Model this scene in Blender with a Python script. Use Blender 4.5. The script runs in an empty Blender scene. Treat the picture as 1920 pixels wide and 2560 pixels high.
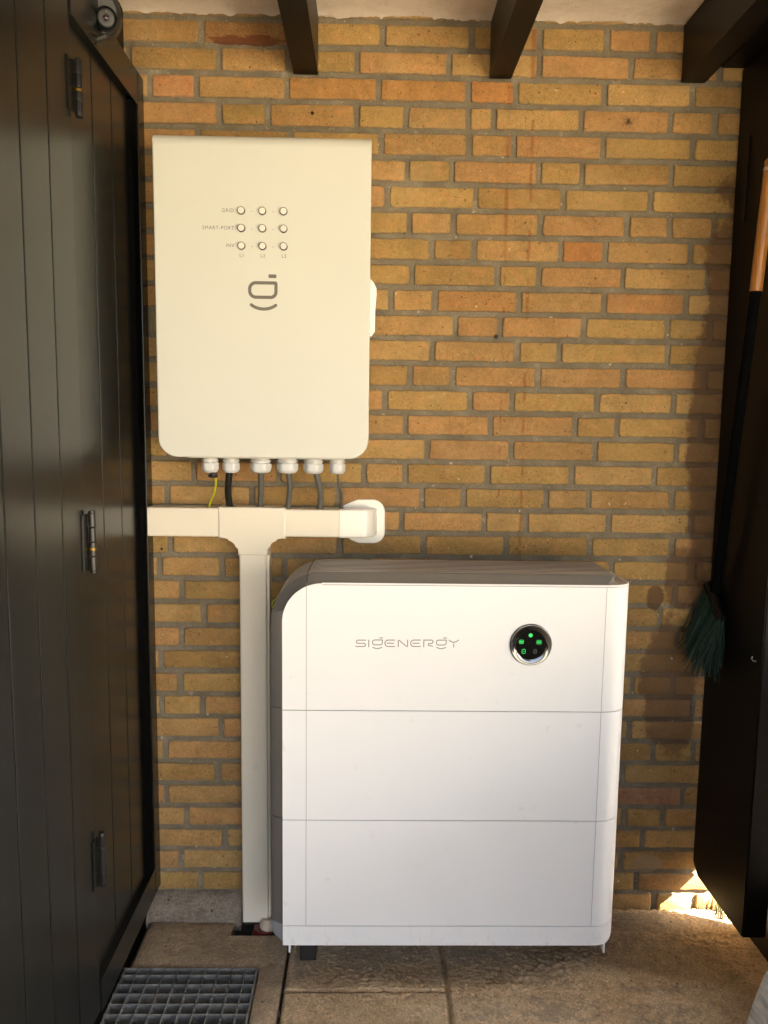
import bpy, bmesh, math, random
from mathutils import Matrix, Vector, noise
random.seed(7)
R = math.radians
S = bpy.context.scene
C = S.collection

# ---------------------------------------------------------------- camera, sky, sun, exposure
cam_d = bpy.data.cameras.new("camera"); cam = bpy.data.objects.new("camera", cam_d); C.objects.link(cam)
RGT = Vector((0.99976787, -0.01701419, 0.01321867))
FWD = Vector((0.01844015, 0.99301454, -0.11654220))
UPV = Vector((-0.01114346, 0.11675890, 0.99309777))
m = Matrix.Identity(4)
for i in range(3):
    m[i][0] = RGT[i]; m[i][1] = UPV[i]; m[i][2] = -FWD[i]
m[0][3], m[1][3], m[2][3] = 0.0, -1.98542, 1.33929
cam.matrix_world = m
cam_d.sensor_fit = 'HORIZONTAL'; cam_d.sensor_width = 36.0; cam_d.lens = 36.0 * 1924.28 / 1920.0
cam_d.clip_start = 0.02; cam_d.clip_end = 500.0
S.camera = cam

SUN = Vector((1.0, -0.38, 0.80)).normalized()          # towards the sun
w = bpy.data.worlds.new("World"); S.world = w; w.use_nodes = True
nt = w.node_tree
sky = nt.nodes.new('ShaderNodeTexSky'); sky.sky_type = 'NISHITA'; sky.sun_disc = False
sky.sun_elevation = math.asin(SUN.z); sky.sun_rotation = math.atan2(SUN.x, SUN.y)
sky.air_density = 0.8; sky.dust_density = 4.0; sky.ozone_density = 1.0
nt.nodes['Background'].inputs['Strength'].default_value = 0.06
nt.links.new(sky.outputs[0], nt.nodes['Background'].inputs['Color'])
sd = bpy.data.lights.new("sun", 'SUN'); sd.energy = 5.0; sd.angle = R(0.5); sd.color = (1.0, 0.95, 0.86)
so = bpy.data.objects.new("sun", sd); C.objects.link(so)
so.rotation_euler = SUN.to_track_quat('Z', 'Y').to_euler(); so.location = (5, -2, 6)
S.view_settings.view_transform = 'Standard'; S.view_settings.look = 'None'
S.view_settings.gamma = 1.0; S.view_settings.exposure = 4.15
try:
    S.cycles.max_bounces = 10; S.cycles.diffuse_bounces = 6; S.cycles.glossy_bounces = 4
    S.cycles.sample_clamp_indirect = 6.0
except Exception:
    pass

DEPTH = -2.9; SIDE = 7        # how far the porch roof and its right side boarding run towards the viewer
# ---------------------------------------------------------------- mesh helpers
class MB:
    def __init__(self): self.bm = bmesh.new()
    def box(self, x0, x1, y0, y1, z0, z1, bev=0.0, seg=2, mi=0):
        t = bmesh.new()
        vs = [t.verts.new(p) for p in [(x0,y0,z0),(x1,y0,z0),(x1,y1,z0),(x0,y1,z0),(x0,y0,z1),(x1,y0,z1),(x1,y1,z1),(x0,y1,z1)]]
        for f in [(0,3,2,1),(4,5,6,7),(0,1,5,4),(1,2,6,5),(2,3,7,6),(3,0,4,7)]:
            t.faces.new([vs[i] for i in f])
        if bev: bmesh.ops.bevel(t, geom=t.edges[:], offset=bev, segments=seg, affect='EDGES', profile=0.6)
        self.merge(t, mi); return self
    def merge(self, t, mi=0, mat=None):
        mp = {}
        for v in t.verts:
            mp[v] = self.bm.verts.new(mat @ v.co if mat else v.co)
        for f in t.faces:
            try:
                nf = self.bm.faces.new([mp[v] for v in f.verts]); nf.material_index = mi; nf.smooth = f.smooth
            except ValueError: pass
        t.free()
    def loft(self, rings, cap0=True, cap1=True, mi=0, closed=True):
        rr = [[self.bm.verts.new(p) for p in r] for r in rings]
        n = len(rr[0])
        for a, b in zip(rr, rr[1:]):
            for i in range(n if closed else n-1):
                j = (i+1) % n
                f = self.bm.faces.new((a[i], a[j], b[j], b[i])); f.material_index = mi
        if cap0: self.bm.faces.new(list(reversed(rr[0]))).material_index = mi
        if cap1: self.bm.faces.new(rr[-1]).material_index = mi
        return self
    def lathe(self, prof, origin, axis, n=32, mi=0, cap0=True, cap1=True):
        # prof: (r, h) along axis
        ax = Vector(axis).normalized()
        u = ax.orthogonal().normalized(); v = ax.cross(u)
        o = Vector(origin)
        rings = [[o + ax*h + (u*math.cos(2*math.pi*k/n) + v*math.sin(2*math.pi*k/n))*r for k in range(n)] for r, h in prof]
        return self.loft(rings, cap0, cap1, mi)
    def tube(self, pts, r, n=12, mi=0, caps=True):
        pts = [Vector(p) for p in pts]
        rings = []
        prev = None
        for i, p in enumerate(pts):
            d = (pts[min(i+1, len(pts)-1)] - pts[max(i-1, 0)]).normalized()
            if prev is None: u = d.orthogonal().normalized()
            else: u = (prev - d*prev.dot(d)).normalized()
            prev = u; v = d.cross(u)
            rad = r(i/(len(pts)-1)) if callable(r) else r
            rings.append([p + (u*math.cos(2*math.pi*k/n) + v*math.sin(2*math.pi*k/n))*rad for k in range(n)])
        return self.loft(rings, caps, caps, mi)
    def build(self, name, mat, parent=None, smooth=None, keep=None):
        bm = self.bm
        bmesh.ops.recalc_face_normals(bm, faces=bm.faces[:])
        me = bpy.data.meshes.new(name); bm.to_mesh(me); bm.free()
        mats = mat if isinstance(mat, (list, tuple)) else [mat]
        for mm in mats: me.materials.append(mm)
        o = bpy.data.objects.new(name, me); C.objects.link(o)
        if smooth is not None:
            me.shade_smooth()
            me.set_sharp_from_angle(angle=R(smooth))
            wn = o.modifiers.new('weighted', 'WEIGHTED_NORMAL'); wn.keep_sharp = True; wn.weight = 80
        if parent: o.parent = parent; 
        return o

def spline(pts, n=8):
    pts = [Vector(p) for p in pts]; out = []
    P = [pts[0]*2-pts[1]] + pts + [pts[-1]*2-pts[-2]]
    for i in range(1, len(P)-2):
        a, b, c, d = P[i-1:i+3]
        for k in range(n):
            t = k/n
            out.append(0.5*((2*b) + (c-a)*t + (2*a-5*b+4*c-d)*t*t + (3*b-a-3*c+d)*t**3))
    out.append(pts[-1]); return out

def empty(name, loc=(0,0,0)):
    o = bpy.data.objects.new(name, None); C.objects.link(o); o.empty_display_size = 0.05
    return o     # kept at the origin: the parts are written in world coordinates
def tag(o, label=None, cat=None, group=None, kind=None):
    if label: o['label'] = label
    if cat: o['category'] = cat
    if group: o['group'] = group
    if kind: o['kind'] = kind
    return o
def set_base(root, loc):
    """moves the Empty to the thing's base without moving its parts"""
    root.location = loc
    T = Matrix.Translation(-Vector(loc))
    for ch in root.children:
        ch.matrix_parent_inverse = T

def rrect(x0, x1, z0, z1, r, n=8):
    """rounded rectangle outline, counter-clockwise seen from the front (-y); r = radii (bl, br, tr, tl)"""
    out = []
    for (cx, cz, rad, a0) in [(x0+r[0], z0+r[0], r[0], 180), (x1-r[1], z0+r[1], r[1], 270), (x1-r[2], z1-r[2], r[2], 0), (x0+r[3], z1-r[3], r[3], 90)]:
        for k in range(n+1):
            a = R(a0 + 90*k/n)
            out.append((cx + rad*math.cos(a), cz + rad*math.sin(a)))
    return out

# ---------------------------------------------------------------- material helpers
def lin(c):
    return tuple(((x/12.92) if x <= 0.04045 else ((x+0.055)/1.055)**2.4) for x in c)
class NT:
    def __init__(self, name):
        self.m = bpy.data.materials.new(name); self.m.use_nodes = True
        self.t = self.m.node_tree; self.b = self.t.nodes['Principled BSDF']
        self.tc = None
    def n(self, typ, **k):
        nd = self.t.nodes.new(typ)
        for a, v in k.items():
            if a.startswith('i_'): nd.inputs[a[2:].replace('_', ' ')].default_value = v
            else: setattr(nd, a, v)
        return nd
    def l(self, a, b): self.t.links.new(a, b)
    def obj(self):
        if not self.tc: self.tc = self.n('ShaderNodeTexCoord')
        return self.tc.outputs['Object']
    def noise(self, scale, detail=4, rough=0.55, vec=None, stretch=None):
        nd = self.n('ShaderNodeTexNoise'); nd.inputs['Scale'].default_value = scale
        nd.inputs['Detail'].default_value = detail; nd.inputs['Roughness'].default_value = rough
        v = vec or self.obj()
        if stretch:
            mp = self.n('ShaderNodeMapping'); mp.inputs['Scale'].default_value = stretch
            self.l(v, mp.inputs['Vector']); v = mp.outputs[0]
        self.l(v, nd.inputs['Vector']); return nd.outputs['Fac']
    def ramp(self, fac, pts):
        r = self.n('ShaderNodeValToRGB')
        e = r.color_ramp.elements
        while len(e) > 1: e.remove(e[0])
        first = True
        for p, c in pts:
            if not isinstance(c, (tuple, list)): c = (c, c, c)
            if first: e[0].position = p; x = e[0]; first = False
            else: x = e.new(p)
            x.color = (*c[:3], 1)
        self.l(fac, r.inputs[0]); return r.outputs[0]
    def math(self, op, a, b=None, c=None, clamp=False):
        nd = self.n('ShaderNodeMath', operation=op); nd.use_clamp = clamp
        for i, x in enumerate((a, b, c)):
            if x is None: continue
            if isinstance(x, (int, float)): nd.inputs[i].default_value = x
            else: self.l(x, nd.inputs[i])
        return nd.outputs[0]
    def mix(self, fac, a, b, mode='MIX'):
        nd = self.n('ShaderNodeMix', data_type='RGBA', blend_type=mode)
        for i, x in ((0, fac), (6, a), (7, b)):
            if isinstance(x, (int, float)): nd.inputs[i].default_value = x
            elif isinstance(x, (tuple, list)): nd.inputs[i].default_value = (*x[:3], 1)
            else: self.l(x, nd.inputs[i])
        return nd.outputs[2]
    def bump(self, h, strength=0.3, dist=0.001, prev=None):
        nd = self.n('ShaderNodeBump'); nd.inputs['Strength'].default_value = strength; nd.inputs['Distance'].default_value = dist
        self.l(h, nd.inputs['Height'])
        if prev: self.l(prev, nd.inputs['Normal'])
        return nd.outputs[0]
    def xyz(self):
        s = self.n('ShaderNodeSeparateXYZ'); self.l(self.obj(), s.inputs[0]); return s.outputs
    def done(self, color=None, rough=None, normal=None, metal=None, **k):
        b = self.b.inputs
        def put(sock, v):
            if v is None: return
            if isinstance(v, (int, float)): sock.default_value = v
            elif isinstance(v, (tuple, list)): sock.default_value = (*v[:3], 1)
            else: self.l(v, sock)
        put(b['Base Color'], color); put(b['Roughness'], rough); put(b['Metallic'], metal)
        if normal: self.l(normal, b['Normal'])
        for kk, v in k.items(): put(b[kk.replace('_', ' ')], v)
        return self.m

def mat_simple(name, col, rough=0.5, metal=0.0, var=0.06, nscale=30, bump=0.0, bscale=300, **k):
    a = NT(name)
    f = a.noise(nscale, 5)
    c = a.mix(1.0, col, a.ramp(f, [(0.25, 1-var), (0.75, 1.0+0*var)]), 'MULTIPLY')
    r = a.math('ADD', a.math('MULTIPLY', a.noise(nscale*2.3, 3), 0.12), rough-0.06)
    nrm = a.bump(a.noise(bscale, 3), bump, 0.0006) if bump else None
    return a.done(c, r, nrm, metal, **k)

# brick -------------------------------------------------------------------------------------
def stain_and_shade_nodes(a, col, brick=True):
    X, Y, Z = a.xyz()
    # thin rusty runs down the wall
    for (x0, slope, z0, z1, wd, thr, seed) in [(0.3310, -0.002, 1.75, 2.16, 0.0062, 0.44, 3.0), (0.3320, -0.002, 1.15, 1.75, 0.0040, 0.50, 3.0), (0.3905, -0.003, 0.95, 2.08, 0.0048, 0.48, 9.0), (0.3865, 0.0, 2.18, 2.29, 0.0070, 0.30, 5.0)]:
        wob = a.math('MULTIPLY', a.math('SUBTRACT', a.noise(26, 3, stretch=(1, 1, 1)), 0.5), 0.006)
        xc = a.math('ADD', a.math('ADD', x0, a.math('MULTIPLY', a.math('SUBTRACT', Z, 2.0), slope)), wob)
        d = a.math('ABSOLUTE', a.math('SUBTRACT', X, xc))
        core = a.math('SUBTRACT', 1.0, a.math('DIVIDE', d, wd), clamp=True)
        msk = a.ramp(a.noise(11+seed, 2, stretch=(0.3, 0.3, 1.0)), [(thr-0.04, 0.0), (thr+0.06, 1.0)])
        zz = a.math('MULTIPLY', a.math('GREATER_THAN', Z, z0), a.math('LESS_THAN', Z, z1))
        f = a.math('MULTIPLY', a.math('MULTIPLY', core, msk), zz)
        f = a.math('MULTIPLY', a.math('POWER', f, 0.5), (0.60 if brick else 0.10), clamp=True)
        col = a.mix(f, col, lin((0.52, 0.26, 0.09)))
    # smeared brown patches low on the right; tall last one paints the shaded strip
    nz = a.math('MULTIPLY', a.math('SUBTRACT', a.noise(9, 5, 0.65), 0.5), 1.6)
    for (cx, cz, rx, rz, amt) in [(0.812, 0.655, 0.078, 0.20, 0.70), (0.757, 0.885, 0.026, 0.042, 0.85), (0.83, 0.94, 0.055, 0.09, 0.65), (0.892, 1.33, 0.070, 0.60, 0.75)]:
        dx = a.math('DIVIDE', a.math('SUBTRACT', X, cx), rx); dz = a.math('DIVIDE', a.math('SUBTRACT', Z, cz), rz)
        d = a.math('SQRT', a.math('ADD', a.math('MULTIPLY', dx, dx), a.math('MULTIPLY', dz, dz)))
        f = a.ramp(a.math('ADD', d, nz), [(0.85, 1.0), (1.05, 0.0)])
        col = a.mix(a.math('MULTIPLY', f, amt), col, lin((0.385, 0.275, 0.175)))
    # dark red smear on one brick high on the left
    dx = a.math('DIVIDE', a.math('SUBTRACT', X, -0.31), 0.105); dz = a.math('DIVIDE', a.math('SUBTRACT', Z, 2.252), 0.012)
    d = a.math('ADD', a.math('ADD', a.math('MULTIPLY', dx, dx), a.math('MULTIPLY', dz, dz)), a.math('MULTIPLY', a.math('SUBTRACT', a.noise(30, 5, 0.7, stretch=(0.6, 1, 2)), 0.5), 4.0))
    col = a.mix(a.ramp(d, [(0.7, 0.8), (1.2, 0.0)]), col, lin((0.42, 0.20, 0.10)))
    # lime and paint splashes
    sp = a.ramp(a.noise(55, 2, 0.5), [(0.735, 0.0), (0.76, 1.0)])
    col = a.mix(a.math('MULTIPLY', sp, 0.7), col, lin((0.86, 0.80, 0.68)))
    # grey repair splash
    dx = a.math('DIVIDE', a.math('SUBTRACT', X, 0.775), 0.045); dz = a.math('DIVIDE', a.math('SUBTRACT', Z, 0.135), 0.030)
    d = a.math('ADD', a.math('ADD', a.math('MULTIPLY', dx, dx), a.math('MULTIPLY', dz, dz)), nz)
    col = a.mix(a.ramp(d, [(0.75, 0.65), (1.0, 0.0)]), col, lin((0.60, 0.53, 0.43)))
    return col
def mat_brick():
    a = NT("brick")
    at = a.n('ShaderNodeAttribute'); at.attribute_name = 'Col'
    col = at.outputs['Color']
    # clouds of paler and darker sand facing, mortar smeared over the arrises
    edge = a.math('MULTIPLY', a.math('SUBTRACT', 1.0, at.outputs['Alpha']), a.ramp(a.noise(45, 4, 0.7), [(0.40, 0.15), (0.60, 1.0)]))
    col = a.mix(1.0, col, a.ramp(a.noise(14, 5, 0.6), [(0.25, 0.74), (0.5, 1.0), (0.78, 1.20)]), 'MULTIPLY')
    col = a.mix(a.ramp(a.noise(21, 4, 0.6, stretch=(1, 1, 2.2)), [(0.50, 0.0), (0.72, 0.45)]), col, lin((0.78, 0.54, 0.33)))
    col = a.mix(a.ramp(a.noise(17, 4, 0.7, stretch=(1.3, 1, 2.0)), [(0.56, 0.0), (0.75, 0.35)]), col, lin((0.82, 0.67, 0.42)))
    col = a.mix(1.0, col, a.ramp(a.noise(420, 4, 0.7), [(0.30, 0.62), (0.5, 1.0), (0.72, 1.3)]), 'MULTIPLY')
    col = a.mix(1.0, col, a.ramp(a.noise(95, 5, 0.75), [(0.28, 0.76), (0.5, 1.0), (0.75, 1.18)]), 'MULTIPLY')
    pits = a.ramp(a.noise(120, 2, 0.4), [(0.27, 0.30), (0.32, 1.0)])
    col = a.mix(1.0, col, pits, 'MULTIPLY')
    specks = a.ramp(a.noise(260, 1, 0.3), [(0.76, 0.0), (0.79, 1.0)])
    col = a.mix(a.math('MULTIPLY', specks, 0.5), col, lin((0.9, 0.8, 0.6)))
    col = a.mix(edge, col, lin((0.53, 0.49, 0.41)))
    col = a.mix(a.ramp(a.noise(4.5, 6, 0.7), [(0.52, 0.0), (0.74, 0.28)]), col, lin((0.80, 0.69, 0.50)))
    smut = a.ramp(a.noise(7, 6, 0.7), [(0.60, 0.0), (0.80, 0.45)])
    col = a.mix(smut, col, lin((0.36, 0.28, 0.16)))
    col = stain_and_shade_nodes(a, col)
    h = a.math('ADD', a.math('MULTIPLY', a.noise(330, 5, 0.7), 0.7), a.math('MULTIPLY', a.noise(70, 5, 0.6), 1.3))
    nrm = a.bump(h, 1.0, 0.0016)
    nrm = a.bump(pits, 0.5, 0.0008, nrm)
    return a.done(col, 0.9, nrm)
def mat_mortar():
    a = NT("mortar")
    c = a.ramp(a.noise(16, 5, 0.6), [(0.25, lin((0.42, 0.38, 0.31))), (0.55, lin((0.51, 0.47, 0.39))), (0.8, lin((0.61, 0.57, 0.49)))])
    c = a.mix(1.0, c, a.ramp(a.noise(520, 4, 0.8), [(0.28, 0.5), (0.5, 1.0), (0.72, 1.4)]), 'MULTIPLY')
    c = a.mix(a.ramp(a.noise(310, 1, 0.3), [(0.74, 0.0), (0.77, 0.7)]), c, lin((0.88, 0.83, 0.72)))
    c = a.mix(a.ramp(a.noise(25, 4, 0.7), [(0.62, 0.0), (0.74, 0.4)]), c, lin((0.78, 0.73, 0.62)))
    X, Y, Z = a.xyz()
    c = stain_and_shade_nodes(a, c, False)
    h = a.math('ADD', a.math('MULTIPLY', a.noise(260, 5, 0.8), 1.0), a.math('MULTIPLY', a.noise(60, 4), 1.2))
    return a.done(c, 0.95, a.bump(h, 1.0, 0.0022))
M_brick = mat_brick(); M_mortar = mat_mortar()

def mat_black_paint(name, base=(0.020, 0.020, 0.017), rough=0.26, grain=0.25, vert=True, spec=0.5):
    a = NT(name)
    st = (60, 60, 1.5) if vert else (60, 1.5, 60)
    g = a.noise(6, 3, 0.6, stretch=st)
    c = a.mix(1.0, base, a.ramp(a.noise(3.0, 1), [(0.3, 0.9), (0.7, 1.08)]), 'MULTIPLY')
    dust = a.ramp(a.noise(300, 1, 0.3), [(0.79, 0.0), (0.81, 1.0)])
    c = a.mix(a.math('MULTIPLY', dust, 0.5), c, (0.35, 0.33, 0.28))
    r = a.math('ADD', a.math('MULTIPLY', a.noise(2.0, 1, 0.5), 0.05), rough-0.025)
    h = g
    return a.done(c, r, a.bump(h, grain, 0.0007), Specular_IOR_Level=spec)
def mat_door():
    a = NT("black_door_paint")
    dust = a.ramp(a.noise(300, 1, 0.3), [(0.80, 0.0), (0.815, 1.0)])
    c = a.mix(a.math('MULTIPLY', dust, 0.4), (0.0092, 0.0097, 0.0086), (0.30, 0.28, 0.24))
    return a.done(c, 0.265, a.bump(a.noise(9, 2, 0.5, stretch=(60, 60, 1.5)), 0.01, 0.0004), Specular_IOR_Level=0.45)
M_door = mat_door()
M_panel = mat_black_paint("black_stained_timber", (0.0042, 0.0034, 0.0028), 0.45, 0.35, spec=0.22)
M_beam = mat_black_paint("black_beam_paint", (0.0048, 0.0040, 0.0034), 0.40, 0.10, vert=False, spec=0.22)
M_gap = mat_simple("gap_black", (0.002, 0.002, 0.002), 0.9, Specular_IOR_Level=0.05)

def mat_ceiling():
    a = NT("ceiling_plaster")
    c = a.mix(a.ramp(a.noise(8, 5, 0.65), [(0.52, 0.0), (0.75, 0.6)]), lin((0.95, 0.90, 0.84)), lin((0.84, 0.75, 0.64)))
    c = a.mix(a.ramp(a.noise(120, 2), [(0.68, 0.0), (0.74, 0.5)]), c, lin((0.6, 0.5, 0.4)))
    h = a.math('ADD', a.noise(60, 6, 0.7), a.math('MULTIPLY', a.noise(240, 3), 0.4))
    return a.done(c, 0.85, a.bump(h, 0.8, 0.003))
M_ceil = mat_ceiling()

def mat_plastic(name, col, rough, bump=0.05, var=0.03, bscale=900, **k):
    return mat_simple(name, col, rough, 0.0, var, 5, bump, bscale, **k)
M_cream = mat_plastic("cream_powder_coat", lin((0.85, 0.85, 0.80)), 0.50, 0.10)
def mat_whitecoat():
    a = NT("white_powder_coat")
    c = a.mix(1.0, lin((0.945, 0.945, 0.935)), a.ramp(a.noise(3, 3), [(0.3, 0.965), (0.7, 1.0)]), 'MULTIPLY')
    sm = a.ramp(a.noise(28, 2, 0.4), [(0.73, 0.0), (0.80, 0.22)])
    c = a.mix(sm, c, lin((0.78, 0.74, 0.70)))
    dr = a.ramp(a.noise(60, 4, 0.7, stretch=(1, 1, 0.35)), [(0.55, 0.0), (0.80, 0.5)])
    X, Y, Z = a.xyz()
    low = a.math('MULTIPLY', dr, a.math('SUBTRACT', 1.0, a.math('DIVIDE', a.math('SUBTRACT', Z, 0.11), 0.07), clamp=True))
    c = a.mix(low, c, lin((0.70, 0.60, 0.48)))
    r_ = a.math('ADD', a.math('MULTIPLY', a.noise(9, 4), 0.14), 0.35)
    return a.done(c, r_, a.bump(a.noise(900, 3), 0.08, 0.0006))
M_white = mat_whitecoat()
M_pvc = mat_plastic("cream_pvc", lin((0.93, 0.895, 0.81)), 0.30, 0.04)
M_pvcw = mat_plastic("white_pvc", lin((0.94, 0.93, 0.89)), 0.18, 0.03)
M_gland = mat_plastic("light_grey_nylon", lin((0.83, 0.83, 0.82)), 0.28, 0.03)
M_ring = mat_plastic("dark_ring", lin((0.18, 0.165, 0.15)), 0.3)
M_cap = mat_plastic("button_cap", lin((0.93, 0.89, 0.84)), 0.30)
M_print = mat_plastic("grey_print", lin((0.44, 0.42, 0.37)), 0.6)
M_print2 = mat_plastic("silver_print", lin((0.56, 0.53, 0.49)), 0.5)
M_grey = mat_simple("grey_anodised", lin((0.76, 0.73, 0.69)), 0.45, 0.10, 0.05, 12, 0.05, 700)
M_greyside = mat_simple("dark_grey_plastic", lin((0.31, 0.30, 0.29)), 0.40, 0.0, 0.05, 12, 0.04, 700)
M_lightside = mat_simple("mid_grey_plastic", lin((0.52, 0.52, 0.52)), 0.40, 0.0, 0.05, 12, 0.04, 700)
M_band = mat_simple("grey_band_finish", lin((0.46, 0.445, 0.42)), 0.38, 0.40, 0.04, 12, 0.04, 700)
M_seam_shade = mat_simple("seam_shade_dark", lin((0.20, 0.20, 0.20)), 0.6)
M_chrome = NT("chrome").done((0.15, 0.15, 0.15), 0.07, None, 1.0)
M_glass = NT("black_glass").done((0.001, 0.001, 0.0012), 0.05, Specular_IOR_Level=0.12)
def mat_led(name, col, s):
    a = NT(name); return a.done((0.0, 0.02, 0.0), 0.3, Emission_Color=col, Emission_Strength=s)
M_led = mat_led("green_led", (0.02, 1.0, 0.16), 0.055)
M_leddim = mat_led("green_led_dim", (0.01, 0.8, 0.06), 0.008)
M_ledw = mat_led("white_icon", (0.45, 0.45, 0.65), 0.006)
M_cable = mat_plastic("grey_cable", lin((0.38, 0.38, 0.36)), 0.45)
M_cable_b = mat_plastic("black_cable", lin((0.10, 0.10, 0.10)), 0.4)
M_earth = NT("earth_wire")
def _earth():
    a = M_earth; X, Y, Z = a.xyz()
    wv = a.math('GREATER_THAN', Y, -0.9)
    wv = 0.25
    return a.done(a.mix(wv, lin((0.84, 0.80, 0.12)), lin((0.42, 0.62, 0.10))), 0.35)
M_earth = _earth()
M_hinge = mat_simple("hinge_paint", (0.009, 0.009, 0.009), 0.32, 0.0, 0.2, 60, 0.3, 200)
M_brass = mat_simple("brass", lin((0.55, 0.42, 0.14)), 0.4, 0.8)
def mat_galv():
    a = NT("galvanised_steel")
    c = a.ramp(a.noise(45, 5, 0.6), [(0.3, lin((0.38, 0.38, 0.37))), (0.55, lin((0.50, 0.50, 0.48))), (0.8, lin((0.63, 0.62, 0.60)))])
    c = a.mix(a.ramp(a.noise(18, 5, 0.7), [(0.55, 0.0), (0.75, 0.6)]), c, lin((0.50, 0.43, 0.34)))
    return a.done(c, 0.55, a.bump(a.noise(200, 4), 0.4, 0.0008), 0.2)
M_galv = mat_galv()
def mat_concrete(name, dark, mid, pale, sc=1.0, bump=0.9):
    a = NT(name)
    c = a.ramp(a.noise(7*sc, 6, 0.65), [(0.25, dark), (0.5, mid), (0.8, pale)])
    c = a.mix(1.0, c, a.ramp(a.noise(340, 5, 0.8), [(0.25, 0.50), (0.5, 1.0), (0.75, 1.5)]), 'MULTIPLY')
    c = a.mix(1.0, c, a.ramp(a.noise(38, 5, 0.7), [(0.28, 0.72), (0.5, 1.0), (0.8, 1.15)]), 'MULTIPLY')
    c = a.mix(a.ramp(a.noise(170, 1, 0.3), [(0.76, 0.0), (0.785, 0.9)]), c, lin((0.80, 0.73, 0.62)))
    c = a.mix(a.ramp(a.noise(95, 2, 0.4), [(0.24, 0.85), (0.28, 0.0)]), c, lin((0.13, 0.10, 0.07)))
    c = a.mix(1.0, c, a.ramp(a.noise(150, 3, 0.7), [(0.30, 0.68), (0.5, 1.0), (0.70, 1.28)]), 'MULTIPLY')
    h = a.math('ADD', a.math('MULTIPLY', a.noise(300, 5, 0.8), 1.0), a.math('MULTIPLY', a.noise(60, 6, 0.7), 2.0))
    return a.done(c, 0.93, a.bump(h, bump, 0.0032))
M_slab = mat_concrete("concrete_slab", lin((0.59, 0.515, 0.415)), lin((0.68, 0.60, 0.485)), lin((0.76, 0.68, 0.565)))
M_kerb = mat_concrete("mortar_haunch", lin((0.44, 0.39, 0.34)), lin((0.58, 0.53, 0.46)), lin((0.68, 0.63, 0.56)), 1.6, 1.0)
M_sand = mat_concrete("sand", lin((0.68, 0.575, 0.435)), lin((0.78, 0.675, 0.525)), lin((0.85, 0.76, 0.62)), 1.0, 1.0)
M_soil = mat_concrete("dark_soil", lin((0.16, 0.12, 0.09)), lin((0.22, 0.17, 0.12)), lin((0.30, 0.24, 0.18)))
M_yard = mat_concrete("yard_paving", lin((0.62, 0.57, 0.48)), lin((0.70, 0.65, 0.55)), lin((0.78, 0.72, 0.62)), 0.3)
M_grit = mat_simple("grit", lin((0.80, 0.73, 0.62)), 0.8, 0, 0.3, 50)

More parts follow.
